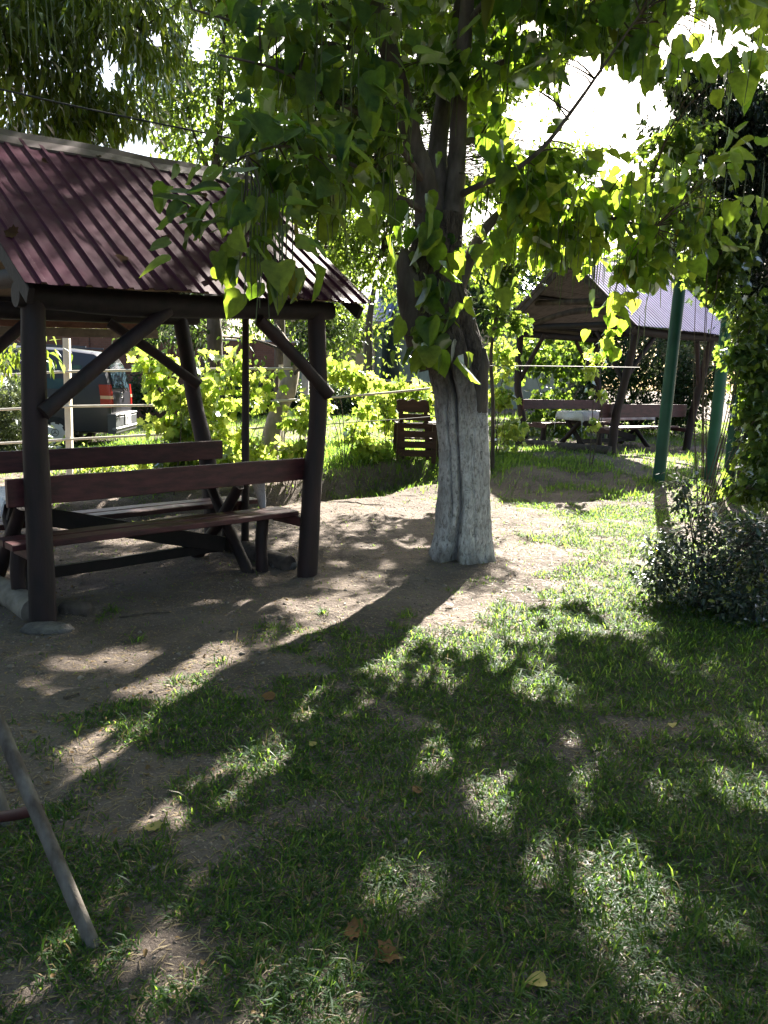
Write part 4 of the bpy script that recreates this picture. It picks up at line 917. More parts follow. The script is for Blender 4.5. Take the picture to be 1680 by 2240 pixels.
def merge(parts):
    vs_, fs, o_ = [], [], 0
    for a, b in parts: vs_.append(a); fs.append(b + o_); o_ += len(a)
    return np.concatenate(vs_), np.concatenate(fs)
def blob_points(blobs, sub_r, per_sub):
    """blobs: (cx,cy,cz,rx,ry,rz,nsub) world -> leaf points, their sub-cluster centres, index"""
    C_, R_ = [], []
    for (a, b, c, rx, ry, rz, ns) in blobs:
        ns = int(ns); d = rnd_unit(ns) * (rng.random(ns) ** (1 / 2.2))[:, None]
        C_.append(V(a, b, c) + d * V(rx, ry, rz)); R_.append(np.tile(V(a, b, c), (ns, 1)))
    C_ = np.concatenate(C_); R_ = np.concatenate(R_); idx = np.repeat(np.arange(len(C_)), per_sub)
    P = C_[idx] + rng.normal(size=(len(idx), 3)) * sub_r * V(1, 1, .75)
    return P, C_, R_, idx

def twigs(name, A, B, r0, r1, mat, parent, sag=.12):
    """thin tapered three-sided twigs from A to B"""
    n = len(A); 
    if n == 0: return
    ns = 5; t = np.linspace(0, 1, ns); L_ = np.linalg.norm(B - A, axis=1); side = rnd_unit(n) * (L_ * .10)[:, None]
    P = A[:, None] * (1 - t)[None, :, None] + B[:, None] * t[None, :, None] + (np.sin(t * PI))[None, :, None] * (side + V(0, 0, 1) * (sag * L_)[:, None])[:, None]
    T = nrm(B - A); ref = np.where(np.abs(T[:, 2:3]) > .9, V(1, 0, 0)[None], V(0, 0, 1)[None]); U_ = nrm(np.cross(T, ref)); W_ = np.cross(T, U_)
    rad = r0 + (r1 - r0) * t; ang = np.array([0, 2.094, 4.189])
    off = np.cos(ang)[None, None, :, None] * U_[:, None, None] + np.sin(ang)[None, None, :, None] * W_[:, None, None]
    vs_ = P[:, :, None] + off * rad[None, :, None, None]
    base = (np.arange(n) * ns * 3)[:, None, None] + (np.arange(ns - 1) * 3)[None, :, None]
    j = np.arange(3)[None, None, :]; jn = (j + 1) % 3
    fs = np.stack([base + j, base + jn, base + 3 + jn, base + 3 + j], -1).reshape(-1, 4)
    return vs_.reshape(-1, 3), np.concatenate([fs[:, [0, 1, 2]], fs[:, [0, 2, 3]]])

def wb(lst):
    """(px,py,Y, rx,ry,rz, nsub) -> world blobs"""
    return [(*at(p[0], p[1], p[2]), *p[3:]) for p in lst]

def crown(parent, blobs, template, mat, size, per_sub=14, sub_r=.16, droop=.5, name='crown', holes=True, gap=True, limbs=None, twig_r=(.006, .002), tw=True, upn=.7, wvar=.0, spots=True, kill=None, out=.5, near=False):
    P, C_, R_, idx = blob_points(blobs, sub_r, per_sub); n = len(P)
    o = nrm(P - R_[idx]); o2 = nrm(P - C_[idx])
    D = nrm(o * out * .6 + o2 * .5 + rnd_unit(n) * .55 + V(0, 0, -1) * droop)
    N = rnd_unit(n) * (1 - upn) + V(0, 0, 1) * upn + .35 * o
    S = size[0] + (size[1] - size[0]) * rng.random(n) ** 1.25; ws = 1 + wvar * rng.uniform(-1, 1, n)
    k = keep_mask(P + D * (S * .45)[:, None], holes, .97 if gap else 0, spots, near)
    if gap and size[1] > .15: k &= keep_mask(P + D * (S * .95)[:, None], False, .97, spots, near)
    if kill is not None: k &= ~kill(P)
    P, D, N, S, ws, idx, o = P[k], D[k], N[k], S[k], ws[k], idx[k], o[k]; n = len(P)
    tl_ = template if isinstance(template, list) else [template]; which = rng.integers(0, len(tl_), n); pr_ = []
    for q, t_ in enumerate(tl_):
        m_ = which == q
        if m_.any(): pr_.append(leaves(P[m_], D[m_], N[m_], S[m_], t_, ws[m_]))
    vs_, fs = merge(pr_)
    tv_ = None
    if tw and len(C_):
        cnt = np.bincount(idx, minlength=len(C_)); used = np.where(cnt >= .35 * per_sub)[0]; B = C_[used]
        if limbs:
            L_ = np.concatenate(limbs); A = np.empty_like(B)
            for i0 in range(0, len(B), 400):
                dd = np.linalg.norm(B[i0:i0 + 400, None] - L_[None], axis=2) + 1.2 * np.maximum(0, L_[None, :, 2] - B[i0:i0 + 400, None, 2]); A[i0:i0 + 400] = L_[dd.argmin(1)]
            far = np.linalg.norm(A - B, axis=1) > 1.6; A[far] = B[far] + (A[far] - B[far]) * (1.6 / np.linalg.norm(A[far] - B[far], axis=1))[:, None]
        else: A = R_[used]
        tv_ = twigs('twigs', A, B, twig_r[0], twig_r[1], M['twig'], parent)
    nl = len(fs)
    if tv_ is not None: fs = np.concatenate([fs, tv_[1] + len(vs_)]); vs_ = np.concatenate([vs_, tv_[0]])
    ob = np_mesh(name, vs_, fs, mat, parent)
    ob.data.materials.append(M['twig']); mi = np.zeros(len(fs), np.int32); mi[nl:] = 1; ob.data.polygons.foreach_set('material_index', mi)
    return ob, P, C_

# ------------------------------------------------------------------ catalpa crown and pods
CATB = wb([(600, 330, 5.4, .50, .4, .22, 20), (700, 300, 5.7, .5, .4, .25, 18), (565, 420, 5.2, .20, .25, .18, 10), (680, 395, 5.5, .30, .25, .14, 10), (800, 250, 6.2, .6, .5, .3, 26), (760, 130, 6.2, .7, .6, .4, 30), (620, 70, 6.0, .7, .6, .4, 24), 
           (840, 410, 6.4, .4, .3, .2, 12), (800, 330, 6.3, .3, .3, .2, 10), (900, 40, 6.5, .6, .5, .3, 16), (920, 150, 6.6, .2, .2, .15, 6), (580, 520, 5.2, .16, .16, .13, 5), (520, 530, 5.1, .08, .1, .08, 2),
           (1080, 190, 7.0, .55, .5, .4, 22), (1150, 100, 7.0, .7, .6, .4, 26), (1260, 70, 7.2, .6, .5, .35, 20), (1090, 400, 7.3, .45, .4, .3, 14), (1200, 400, 7.3, .6, .4, .25, 18), (1330, 50, 7.2, .5, .5, .25, 13), (1240, 130, 6.6, .4, .3, .3, 10),
           (1150, 490, 7.6, .6, .5, .3, 22), (1260, 480, 7.8, .7, .5, .35, 25), (1370, 470, 7.9, .6, .5, .35, 22), (1290, 550, 8.0, .5, .4, .25, 18), (1390, 560, 8.1, .4, .4, .3, 14), (1385, 640, 8.2, .32, .25, .28, 12), (1340, 690, 8.2, .2, .2, .2, 5), (1210, 350, 7.0, .5, .4, .15, 9), (1330, 360, 7.0, .5, .4, .14, 10),
           (1460, 430, 8.0, .5, .4, .35, 20), (1550, 440, 8.0, .5, .4, .35, 18), (1480, 350, 7.2, .30, .3, .12, 6), (1590, 350, 7.2, .35, .3, .12, 7), (1450, 20, 6.4, .45, .4, .22, 9), (1480, 140, 6.9, .25, .3, .12, 6), (1540, 150, 7.2, .2, .3, .08, 3), (1660, 60, 7, .3, .3, .3, 7), (1500, 560, 8.1, .3, .3, .25, 8), (1580, 20, 6.8, .3, .3, .1, 3)])
UP = [(3.0, 10.6, 7.2, 2.0, 1.4, .6, 120), (4.3, 11.0, 7.3, 1.3, 1.2, .5, 80), (.8, 10.6, 7.4, 1.4, 1.2, .4, 60), (3.9, 12.6, 8.3, 1.8, 1.4, .6, 120), (1.6, 9.8, 5.9, 1.8, 1.0, .6, 90), (3.4, 10.0, 6.1, 1.4, 1.0, .6, 60), (1.2, 7.2, 4.9, 1.0, .6, .3, 26), (-3.6, 5.2, 5.9, 1.8, 1.8, .7, 60), (4.2, 5.6, 6.2, 1.8, 1.8, .8, 60), (3.4, 3.0, 6.0, 1.8, 1.6, .7, 50), (-3.2, 2.2, 6.0, 1.9, 1.7, .6, 50), (0.2, 7.4, 5.9, 2.6, 1.6, .8, 125), (1.6, 9.0, 6.6, 2.8, 2.4, 1.2, 190), (3.2, 9.2, 6.4, 1.8, 1.8, 1.1, 70), (-1.5, 7.4, 5.7, 1.8, 1.5, .7, 50), (1.0, 6.2, 5.4, 2.4, 1.3, .5, 50), (2.6, 7.6, 5.7, 1.4, 1.2, .6, 34), (0, 4.4, 5.6, 2.6, 1.2, .5, 50), (0.5, 2.4, 5.9, 2.6, 1.2, .5, 40)]  # upper crown, mostly unseen; several blobs added to shade ground and block sky
CATB = [(*b[:6], max(2, b[6] * (.30 if b[0] < .2 else .62))) for b in CATB]
catc, CP, CS = crown(cat_tree, CATB + UP, HEARTS, M['catalpa'], (.085, .245), per_sub=12, sub_r=.18, droop=.55, near=True, limbs=CAT_LIMBS, twig_r=(.009, .0035), upn=.62, wvar=.14)
# shoots straight off the old trunk
SH = wb([(905, 500, 6.78, .26, .12, .06, 5), (975, 505, 6.76, .24, .10, .05, 4), (960, 610, 6.70, .12, .06, .10, 3), (925, 700, 6.66, .14, .06, .06, 3), (985, 690, 6.72, .13, .06, .07, 3), (950, 765, 6.66, .16, .06, .06, 4), (1010, 770, 6.72, .08, .06, .06, 2), (880, 760, 6.7, .08, .08, .18, 3), (1030, 650, 6.8, .10, .06, .05, 2), (900, 600, 6.72, .10, .06, .06, 2), (1040, 530, 6.9, .14, .1, .04, 3)])
crown(cat_tree, SH, HEARTS, M['catalpa'], (.13, .24), per_sub=2, sub_r=.08, droop=1.1, name='trunk_shoots', holes=False, gap=False, limbs=CAT_LIMBS[:3], upn=.3, wvar=.1, spots=False, out=.2)
# long pods
podc = [(at(x, y, d), ln) for x, y, d, ln in [(530, 400, 5.1, .5), (548, 395, 5.12, .62), (556, 402, 5.15, .55), (563, 410, 5.1, .66), (571, 398, 5.12, .75), (580, 405, 5.15, .80), (586, 412, 5.1, .6), (592, 420, 5.2, .64), (600, 424, 5.2, .7), (607, 420, 5.15, .66), (613, 430, 5.2, .6), (620, 425, 5.2, .55), (628, 440, 5.2, .5), (640, 450, 5.2, .45), (578, 420, 5.18, .85), (552, 420, 5.12, .45),
        (690, 380, 5.5, .4), (700, 390, 5.5, .5), (712, 385, 5.5, .44), (730, 395, 5.6, .4), (850, 205, 6.3, .45), (860, 210, 6.3, .6), (870, 200, 6.3, .55), (880, 215, 6.4, .5), (892, 205, 6.4, .62), (905, 210, 6.4, .4), (835, 215, 6.3, .5), (1005, 120, 6.8, .6), (998, 160, 6.8, .5), (1380, 700, 8.2, .3), (1400, 690, 8.2, .34), (1415, 650, 8.2, .6), (1350, 600, 8.1, .4), (1310, 560, 8, .5), (1290, 560, 8, .45), (1180, 520, 7.6, .45), (1195, 515, 7.6, .5), (1130, 500, 7.5, .5),
        (60, 0, 5.8, .42), (75, -10, 5.8, .4), (100, -5, 5.9, .38), (110, -12, 5.9, .44), (240, -15, 5.9, .3), (160, -10, 5.9, .3), (20, -8, 5.8, .35), (320, -10, 6, .28)]]
sel = rng.permutation(len(CS)); cs2 = CS[sel]; xx, yy, zz = proj(cs2); cs2 = cs2[(xx > 380) & (xx < 1660) & (yy > -120) & (yy < 600)]
km = keep_mask(cs2, True, 0, False); cs2 = cs2[km][:190]
for c in cs2:
    for _ in range(4): podc.append((c + rng.normal(size=3) * V(.10, .10, .04), rng.uniform(.26, .46)))
rest = MB()
for i, (c, ln) in enumerate(podc):
    bend = rng.normal(size=2) * .05 * ln; pts = [c, c + V(bend[0] * .4, bend[1] * .4, -ln * .5), c + V(bend[0], bend[1], -ln)]
    mb = MB() if i < 95 else rest
    mb.tube(pts, [.0030, .0046, .0046, .0022], 5, 7)
    if i < 95: build('seed_pod', mb, M['pod'], cat_tree)
o = build('seed_pods', rest, M['pod'], cat_tree); o['kind'] = 'stuff'

# ------------------------------------------------------------------ other trees
def tree(name, label, cat, group, foot, trunk_pts, rads, blobs, template, leafmat, size, per_sub, sub_r, droop, branches=(), bark='bark', whitewash=None, **kw):
    root = thing(name, foot, label, cat, group); limbs = []
    if trunk_pts is not None:
        P_ = [np.asarray(q, float) if not isinstance(q, tuple) else at(*q) for q in trunk_pts]; mb = MB(); mb.tube(P_, rads, 14, 10 * len(P_), .12, random.randint(0, 99), freq=6)
        build('trunk', mb, whitewash or M[bark], root); limbs.append(catmull(P_, 40))
    for b_ in branches:
        Q_ = [at(*q) for q in b_]; mb = MB(); mb.tube(Q_, [rads[-1] * .8, .012], 8, 16, .1, 3); build('branch', mb, M[bark], root); limbs.append(catmull(Q_, 16))
    crown(root, blobs, template, leafmat, size, per_sub, sub_r, droop, limbs=limbs or None, **kw)
    return root
f0 = V(-5.6, 8.6, tz(-5.6, 8.6))
tree('drooping_tree', 'tree with narrow drooping leaves overhanging the maroon roof at upper left', 'tree', 'garden trees', f0,
     [f0, V(-5.5, 8.6, 1.5), V(-5.2, 8.5, 3.0), V(-4.8, 8.4, 4.6), V(-4.4, 8.4, 6.2)], [.20, .17, .15, .12, .06],
     wb([(40, 70, 7.6, .8, .7, .5, 66), (140, 40, 8.0, .8, .7, .5, 50), (60, 220, 8.0, .6, .5, .35, 52), (170, 215, 8.2, .5, .5, .32, 30), (-60, 150, 7.4, .8, .7, .7, 60), (270, 90, 8.6, .6, .6, .5, 30), (240, 250, 8.6, .42, .4, .26, 30), (330, 40, 8.8, .6, .6, .4, 40), (120, 290, 8.2, .35, .4, .12, 20), (215, -60, 8, 1.2, 1, .6, 60), (-20, -90, 7, 1.2, 1, .6, 60), (25, 778, 9.8, .24, .2, .16, 9), (95, 770, 9.8, .08, .1, .06, 2)]),
     LANCE, M['walnut'], (.11, .19), 15, .15, 1.0, branches=[[(-120, 150, 8.4), (20, 120, 8.2), (160, 90, 8.3), (300, 70, 8.6)], [(-120, 250, 8.4), (0, 230, 8.2), (140, 230, 8.3), (250, 250, 8.6)]], wvar=.2)
f1 = GT(520, 1010); f1 = V(f1[0] - .4, 12.2, tz(f1[0] - .4, 12.2))
tree('garden_tree', 'small leaved tree rising behind the ridge of the maroon roof', 'tree', 'garden trees', f1,
     [f1, (470, 760, 12.2), (455, 560, 12.3), (470, 400, 12.3), (480, 250, 12.3), (490, 60, 12.3)], [.13, .11, .10, .08, .06, .03],
     wb([(420, 200, 12, .8, .7, .7, 70), (500, 110, 12, .9, .8, .7, 80), (430, 330, 12.4, .6, .5, .3, 44), (560, 250, 12.4, .8, .7, .6, 60), (480, 10, 12, 1.0, .9, .6, 60), (650, 200, 12.6, .9, .8, .7, 60), (720, 80, 12.6, 1.0, .9, .7, 60), (640, 360, 12.2, .6, .6, .5, 44), (350, 250, 12.2, .5, .5, .4, 30), (380, 120, 12, .5, .5, .4, 26)]) + [(0.2, 12.0, 7.6, 2.4, 1.6, 1.3, 420), (-2.2, 12.2, 7.4, 2.0, 1.5, 1.1, 260), (1.3, 12.8, 5.6, 1.7, 1.0, .7, 480), (-.5, 12.6, 5.7, 1.4, 1.0, .5, 260), (2.3, 13.4, 5.0, 1.1, .8, .7, 230), (.9, 12.2, 4.5, .9, .6, .35, 110), (.9, 12.5, 6.7, 1.7, 1.2, .6, 240)],  # world-space blobs at the end added to shade the roof and ground
     OVATE, M['bgleaf'], (.065, .12), 20, .18, .5, branches=[[(470, 400, 12.3), (420, 280, 12.1), (400, 180, 12)], [(470, 400, 12.3), (540, 280, 12.4), (640, 200, 12.6)], [(478, 260, 12.3), (600, 120, 12.5), (720, 60, 12.6)]])
f2 = V(at(612, 900, 13.2)[0], 13.2, 0); f2[2] = tz(f2[0], f2[1])
tree('garden_tree', 'dark slender tree seen just above the right slope of the maroon roof', 'tree', 'garden trees', f2,
     [f2, (612, 760, 13.2), (608, 560, 13.2), (612, 440, 13.2), (606, 340, 13.2)], [.10, .09, .085, .07, .04],
     wb([(700, 440, 12.6, .6, .5, .4, 60), (600, 330, 13, .8, .6, .5, 70), (740, 330, 13, .8, .6, .5, 70), (880, 340, 13.2, .7, .6, .5, 60), (990, 390, 13.4, .5, .5, .3, 30), (760, 230, 13.2, .9, .7, .5, 60), (790, 480, 12.8, .7, .5, .45, 66), (640, 440, 12.6, .5, .4, .35, 44), (860, 430, 12.8, .55, .5, .4, 50), (740, 560, 13, .5, .5, .35, 44), (820, 590, 13.2, .6, .5, .4, 56), (700, 640, 13.4, .5, .4, .3, 40), (960, 440, 13, .5, .5, .4, 30), (880, 540, 13.2, .4, .4, .3, 30), (1040, 560, 13.2, .5, .5, .4, 36)]),
     OVATE, M['bgleaf'], (.06, .11), 20, .16, .45, branches=[[(610, 450, 13.2), (690, 410, 12.8), (780, 400, 12.7)], [(608, 560, 13.2), (720, 540, 13), (830, 560, 13)]])
f3 = V(at(800, 900, 16.8)[0], 16.8, 0); f3[2] = tz(f3[0], f3[1])
tree('garden_tree', 'bushy bright tree between the right gazebo post and the whitewashed trunk', 'tree', 'garden trees', f3,
     [f3, f3 + V(.05, 0, 1.0), f3 + V(0, .1, 2.2), f3 + V(.1, .1, 3.2)], [.11, .10, .08, .04],
     wb([(720, 700, 16, .7, .6, .5, 90), (790, 740, 16, .8, .6, .5, 100), (860, 690, 16.3, .7, .6, .5, 90), (750, 790, 16, .7, .6, .35, 80), (840, 800, 16.3, .7, .6, .35, 80), (700, 620, 16.2, .5, .5, .4, 46), (790, 640, 16.4, .6, .6, .45, 60), (900, 770, 16.4, .5, .5, .5, 50), (660, 760, 16, .5, .5, .4, 40), (880, 620, 16.6, .4, .4, .4, 30)]),
     OVATE, M['bgleaf'], (.07, .125), 18, .16, .5)
ww = two_tone('old_whitewash', (.20, .17, .14), (.36, .31, .26), 8, .9, .7, .01, 24, (1, 1, .3))
f4 = GT(585, 1032)
tree('leaning_tree', 'leaning tree with a pale whitewashed trunk between the near gazebo posts', 'tree', 'garden trees', f4,
     [f4 - V(0, 0, .1), (592, 960, 11.9), (610, 900, 12), (630, 850, 12), (636, 810, 12.1), (628, 760, 12.1), (600, 710, 12.1)], [.165, .14, .13, .125, .12, .08, .03],
     wb([(470, 735, 12.3, .5, .45, .30, 52), (560, 750, 12.3, .5, .45, .30, 58), (640, 760, 12.1, .42, .4, .28, 46), (700, 720, 12.1, .35, .35, .3, 30), (420, 730, 12.4, .3, .3, .25, 24), (590, 680, 12.2, .7, .5, .3, 44), (500, 790, 12.6, .35, .3, .2, 18)]),
     OVATE, M['hedge'], (.06, .11), 18, .14, .6, branches=[[(634, 830, 12), (670, 790, 12), (720, 730, 12)], [(628, 770, 12.1), (560, 745, 12.2), (470, 735, 12.3)]], whitewash=ww)
f5 = V(at(430, 900, 17)[0], 17, 0); f5[2] = tz(f5[0], f5[1])
tree('garden_tree', 'grey forked trunk standing before the brown wall, seen left of the leaning tree', 'tree', 'garden trees', f5,
     [f5, (438, 860, 17), (452, 815, 17), (446, 770, 17), (430, 700, 17)], [.14, .13, .12, .09, .04],
     wb([(440, 690, 17, .9, .7, .4, 60), (330, 720, 17.4, .8, .6, .3, 46), (540, 690, 17.4, .8, .6, .4, 46)]), OVATE, M['hedge'], (.07, .13), 18, .18, .5, branches=[[(450, 820, 17), (462, 780, 17), (480, 720, 17)]])
f6 = V(at(1085, 900, 12.6)[0], 12.6, 0); f6[2] = tz(f6[0], f6[1])
tree('young_maple', "young tree with lobed leaves in front of the far gazebo's left eave", 'tree', 'garden trees', f6,
     [f6, (1078, 880, 12.6), (1074, 780, 12.6), (1085, 690, 12.5), (1100, 610, 12.5)], [.035, .03, .028, .022, .012],
     wb([(1120, 620, 12.5, .36, .35, .36, 34), (1080, 580, 12.4, .35, .35, .3, 26), (1140, 700, 12.5, .26, .25, .14, 15), (1080, 700, 12.5, .22, .2, .3, 14), (1160, 570, 12.6, .3, .3, .25, 18), (1110, 520, 12.6, .45, .4, .3, 22)]),
     MAPLES, M['creeper'], (.08, .13), 13, .10, .7, near=True)

# unseen trees added behind and beside the viewer to block sky light
for (x, y_, lab) in [(-5.5, -3.0, 'unseen tree added behind the viewpoint on the gazebo side to block sky light'), (5.2, -3.2, 'unseen tree added behind the viewpoint on the bush side to block sky light'), (-8.5, 3.5, 'unseen tree added outside the view on the gazebo side to block sky light'), (7.5, 3.0, 'unseen tree added outside the view on the bush side to block sky light')]:
    ft = V(x, y_, tz(x, y_)); bl = [(x + q[0], y_ + q[1], 4.6 + q[2], 1.9, 1.9, 1.1, 40) for q in [(0, 0, 1.2), (1.6, .8, 0), (-1.6, .4, .2), (.2, 1.8, -.2), (.3, -1.5, .4), (1.2, 2.0, .4), (-1.4, 1.8, .6), (.8, 0, -2.2), (-1, -.4, -2.4), (0, -.8, -3.4)]]
    tree('garden_tree', lab, 'tree', 'garden trees', ft, [ft, ft + V(.1, 0, 1.6), ft + V(0, .1, 3.2), ft + V(.1, .1, 5)], [.18, .15, .12, .06], bl, DIAM, M['hedge'], (.20, .34), 22, .36, .4, holes=False)
# far crowns that close the view
for i, (px, Y, ztop, wr, lab) in enumerate([(-150, 24, 8.5, 3.4, 'leafy far tree at the left edge beyond the van'), (150, 27, 8.2, 3.2, 'leafy far tree beyond the van, right of the leftmost far tree'), (420, 26, 7.6, 3.0, 'leafy far tree beyond the brown wall behind the near gazebo'), (700, 29, 7.8, 3.0, 'leafy far tree behind the house left of the trunk'), (980, 27, 7.2, 3.0, 'leafy far tree directly behind the whitewashed trunk'),
                                    (1250, 26, 6.8, 2.8, 'leafy far tree behind the roof of the far gazebo'), (1480, 24, 6.6, 2.6, 'leafy far tree beyond the three green poles'), (1760, 24, 8.0, 3.0, 'leafy far tree at the right edge behind the dark creeper'), (2200, 21, 7.5, 3.0, 'leafy far tree outside the view on the creeper side'), (-650, 20, 7.5, 3.0, 'leafy far tree outside the view on the van side')]):
    x = at(px, 830, Y)[0]; z0 = tz(x, Y); ft = V(x, Y, z0); hz = (ztop - 1.2) / 2; cz = 1.2 + hz; bl = []
    for q in range(9):
        d = rnd_unit(1)[0] * rng.uniform(.45, .9); bl.append((x + d[0] * wr * .75, Y + d[1] * wr * .6, z0 + cz + d[2] * hz * .75, wr * .45, wr * .40, hz * .34, 42))
    tree('far_tree', lab, 'tree', 'far trees beyond the garden', ft, [ft, ft + V(.1, 0, 1.4), ft + V(0, .1, 3), ft + V(.1, .1, ztop * .7)], [.17, .15, .11, .05], bl, DIAM, M['bgleaf'] if i % 2 else M['hedge'], (.15, .26), 22, .34, .4, tw=True, twig_r=(.02, .006))

def shrub(name, label, cat, group, blobs, template, mat, size, per_sub, sub_r, droop, stems=8, stem_r=.008, **kw):
    bl = wb(blobs); c = np.mean([b[:3] for b in bl], 0); ft = V(c[0], c[1], tz(c[0], c[1])); root = thing(name, ft, label, cat, group)
    lim = []; mb = MB()
    for i in range(stems):
        b = bl[i % len(bl)]; a = V(ft[0] + rng.normal() * .12 * max(b[3], .3), ft[1] + rng.normal() * .1, 0); a[2] = tz(a[0], a[1]) - .03
        e = V(b[0], b[1], b[2]) + rng.normal(size=3) * V(b[3], b[4], b[5]) * .45; m_ = (a + e) / 2 + rng.normal(size=3) * .06 + V(0, 0, .08)
        mb.tube([a, m_, e], [stem_r, stem_r * .8, stem_r * .4], 6, 12, .1, i); lim.append(catmull([a, m_, e], 12))
    st_ = build('stems', mb, M['twig'], root)
    st_['kind'] = 'stuff'
    crown(root, bl, template, mat, size, per_sub, sub_r, droop, name='foliage', limbs=lim, twig_r=(.004, .0015), **kw)
    return root
VG = 'grapevines along the rail fence'
shrub('grapevine', 'bright backlit grapevine on the fence behind the near gazebo\'s back bench', 'grapevine', VG, [(345, 800, 10.4, .16, .2, .2, 8), (350, 850, 10.4, .14, .2, .18, 5), (410, 860, 10.4, .22, .25, .25, 12), (400, 940, 10.5, .34, .3, .22, 24), (440, 1000, 10.5, .42, .3, .2, 28), (370, 1000, 10.5, .26, .3, .16, 13), (440, 800, 10.5, .12, .2, .2, 4)], MAPLES, M['vine'], (.12, .18), 8, .09, .9, 9, gap=False, spots=False, upn=.25)
shrub('grapevine', 'bright backlit grapevine around the thin dark post left of the leaning tree', 'grapevine', VG, [(510, 800, 11.2, .16, .2, .22, 9), (480, 870, 11.2, .24, .2, .2, 10), (545, 860, 11.2, .14, .2, .2, 5), (480, 950, 11.2, .22, .2, .3, 12), (580, 850, 11.3, .12, .15, .2, 4)], MAPLES, M['vine'], (.11, .17), 8, .09, .9, 7, gap=False, spots=False, upn=.25)
shrub('grapevine', 'bright backlit grapevine at the foot of the leaning tree', 'grapevine', VG, [(640, 990, 11.2, .32, .25, .2, 20), (560, 980, 11.2, .2, .2, .22, 10), (650, 930, 11.2, .2, .2, .16, 8), (680, 870, 11.3, .12, .15, .12, 4)], MAPLES, M['vine'], (.11, .16), 8, .09, .9, 7, gap=False, spots=False, upn=.25)
shrub('grapevine', 'bright backlit grapevine beside the wooden chair left of the trunk', 'grapevine', VG, [(880, 855, 14, .42, .3, .18, 26), (825, 890, 13.8, .24, .25, .18, 14), (785, 945, 12.8, .16, .2, .14, 8), (812, 985, 12.8, .18, .2, .2, 14), (935, 880, 14, .2, .2, .3, 10), (860, 925, 14, .3, .2, .2, 12)], MAPLES, M['vine'], (.11, .17), 8, .09, .9, 9, gap=False, spots=False, upn=.25)
shrub('grapevine', 'bright grapevine shoots above the rail just right of the near gazebo post', 'grapevine', VG, [(730, 810, 12.4, .22, .2, .16, 12), (790, 830, 12.4, .26, .2, .12, 12), (710, 880, 12.4, .1, .1, .12, 4), (800, 890, 12.4, .08, .1, .14, 4)], MAPLES, M['vine'], (.11, .16), 8, .08, .9, 5, gap=False, spots=False, upn=.25)
shrub('grapevine', 'grapevine left of the far gazebo posts, right of the white trunk', 'grapevine', VG, [(1090, 780, 14.4, .3, .25, .35, 20), (1080, 870, 14.4, .3, .2, .25, 14), (1110, 950, 14.4, .3, .2, .2, 12)], MAPLES, M['vine'], (.11, .16), 8, .10, .9, 7, gap=False, spots=False, upn=.3)
shrub('grapevine', 'grapevine seen through the left opening of the far gazebo', 'grapevine', VG, [(1160, 780, 19.2, .6, .3, .4, 34), (1240, 800, 19.2, .6, .3, .4, 34), (1200, 880, 19.2, .8, .3, .25, 26), (1150, 930, 19.2, .4, .3, .25, 14), (1250, 930, 19.2, .5, .3, .3, 20), (1280, 760, 19.2, .5, .3, .4, 22)], MAPLES, M['creeper'], (.12, .18), 9, .13, .8, 9, gap=False, spots=False, upn=.3)
shrub('grapevine', 'bright hanging vine strand before the corner post of the far gazebo', 'grapevine', VG, [(1310, 770, 13.2, .10, .1, .10, 4), (1300, 810, 13.2, .09, .1, .12, 4), (1305, 860, 13.2, .10, .1, .10, 4), (1295, 920, 13.2, .08, .08, .10, 3), (1330, 740, 13.2, .10, .1, .1, 4)], MAPLES, M['vine'], (.10, .15), 5, .05, 1.0, 3, gap=False, spots=False, upn=.25)
shrub('low_plant', 'bright low leafy plants below the fence rails, right of the cream post', 'plant', 'low plants', [(200, 1010, 11.6, .26, .2, .10, 14), (260, 1015, 11.6, .26, .2, .10, 14), (310, 1010, 11.6, .2, .2, .12, 12), (170, 1000, 11.7, .12, .15, .14, 7)], OVATE, M['vine'], (.05, .09), 14, .09, .2, 6, gap=False, spots=False, upn=.4)
shrub('thuja_bush', 'feathery conifer bush at the left edge behind the fence rails', 'bush', 'garden bushes', [(20, 930, 13, .5, .4, .6, 90), (45, 990, 13, .45, .4, .4, 60), (-40, 900, 13, .5, .4, .8, 60), (30, 860, 13, .22, .25, .3, 24), (10, 1030, 12.8, .45, .4, .2, 30)], SPRIG, M['thuja'], (.10, .18), 16, .10, .3, 6, gap=False, spots=False, upn=.2)
shrub('hedge', 'dark hedge filling the view behind the far gazebo', 'hedge', None, [(1330, 800, 21, .8, .6, .8, 70), (1420, 800, 21, .9, .6, .9, 80), (1500, 820, 20.5, .8, .6, .9, 70), (1380, 900, 21, .9, .6, .6, 60), (1480, 900, 20.5, .9, .6, .5, 60), (1290, 850, 21.5, .7, .5, .9, 50), (1560, 820, 20, .7, .5, 1.0, 50), (1400, 720, 21, 1.2, .6, .4, 50)], DIAM, M['hedge'], (.09, .15), 26, .18, .3, 8, gap=False, spots=False)
for i, (px, py, Y, r, lab) in enumerate([(560, 878, 23, .8, 'dark shrub before the brown wall, left of the leaning trunk'), (500, 880, 23.2, .7, 'dark shrub before the brown wall, leftmost of those seen between the gazebo posts'), (700, 885, 24, .8, 'dark shrub at the far lawn edge right of the near gazebo post'), (760, 886, 24.5, .7, 'dark shrub at the far lawn edge left of the low reddish wall'), (300, 870, 22.5, .9, 'dark shrub beside the rear of the van'), (630, 880, 23.4, .7, 'dark shrub behind the leaning whitewashed trunk')]):
    shrub('shrub', lab, 'shrub', 'dark shrubs along the far wall', [(px, py, Y, r, .5, .5, 50), (px + 20, py - 20, Y, r * .7, .5, .5, 30)], DIAM, M['hedge'], (.09, .15), 22, .17, .3, 5, gap=False, spots=False)

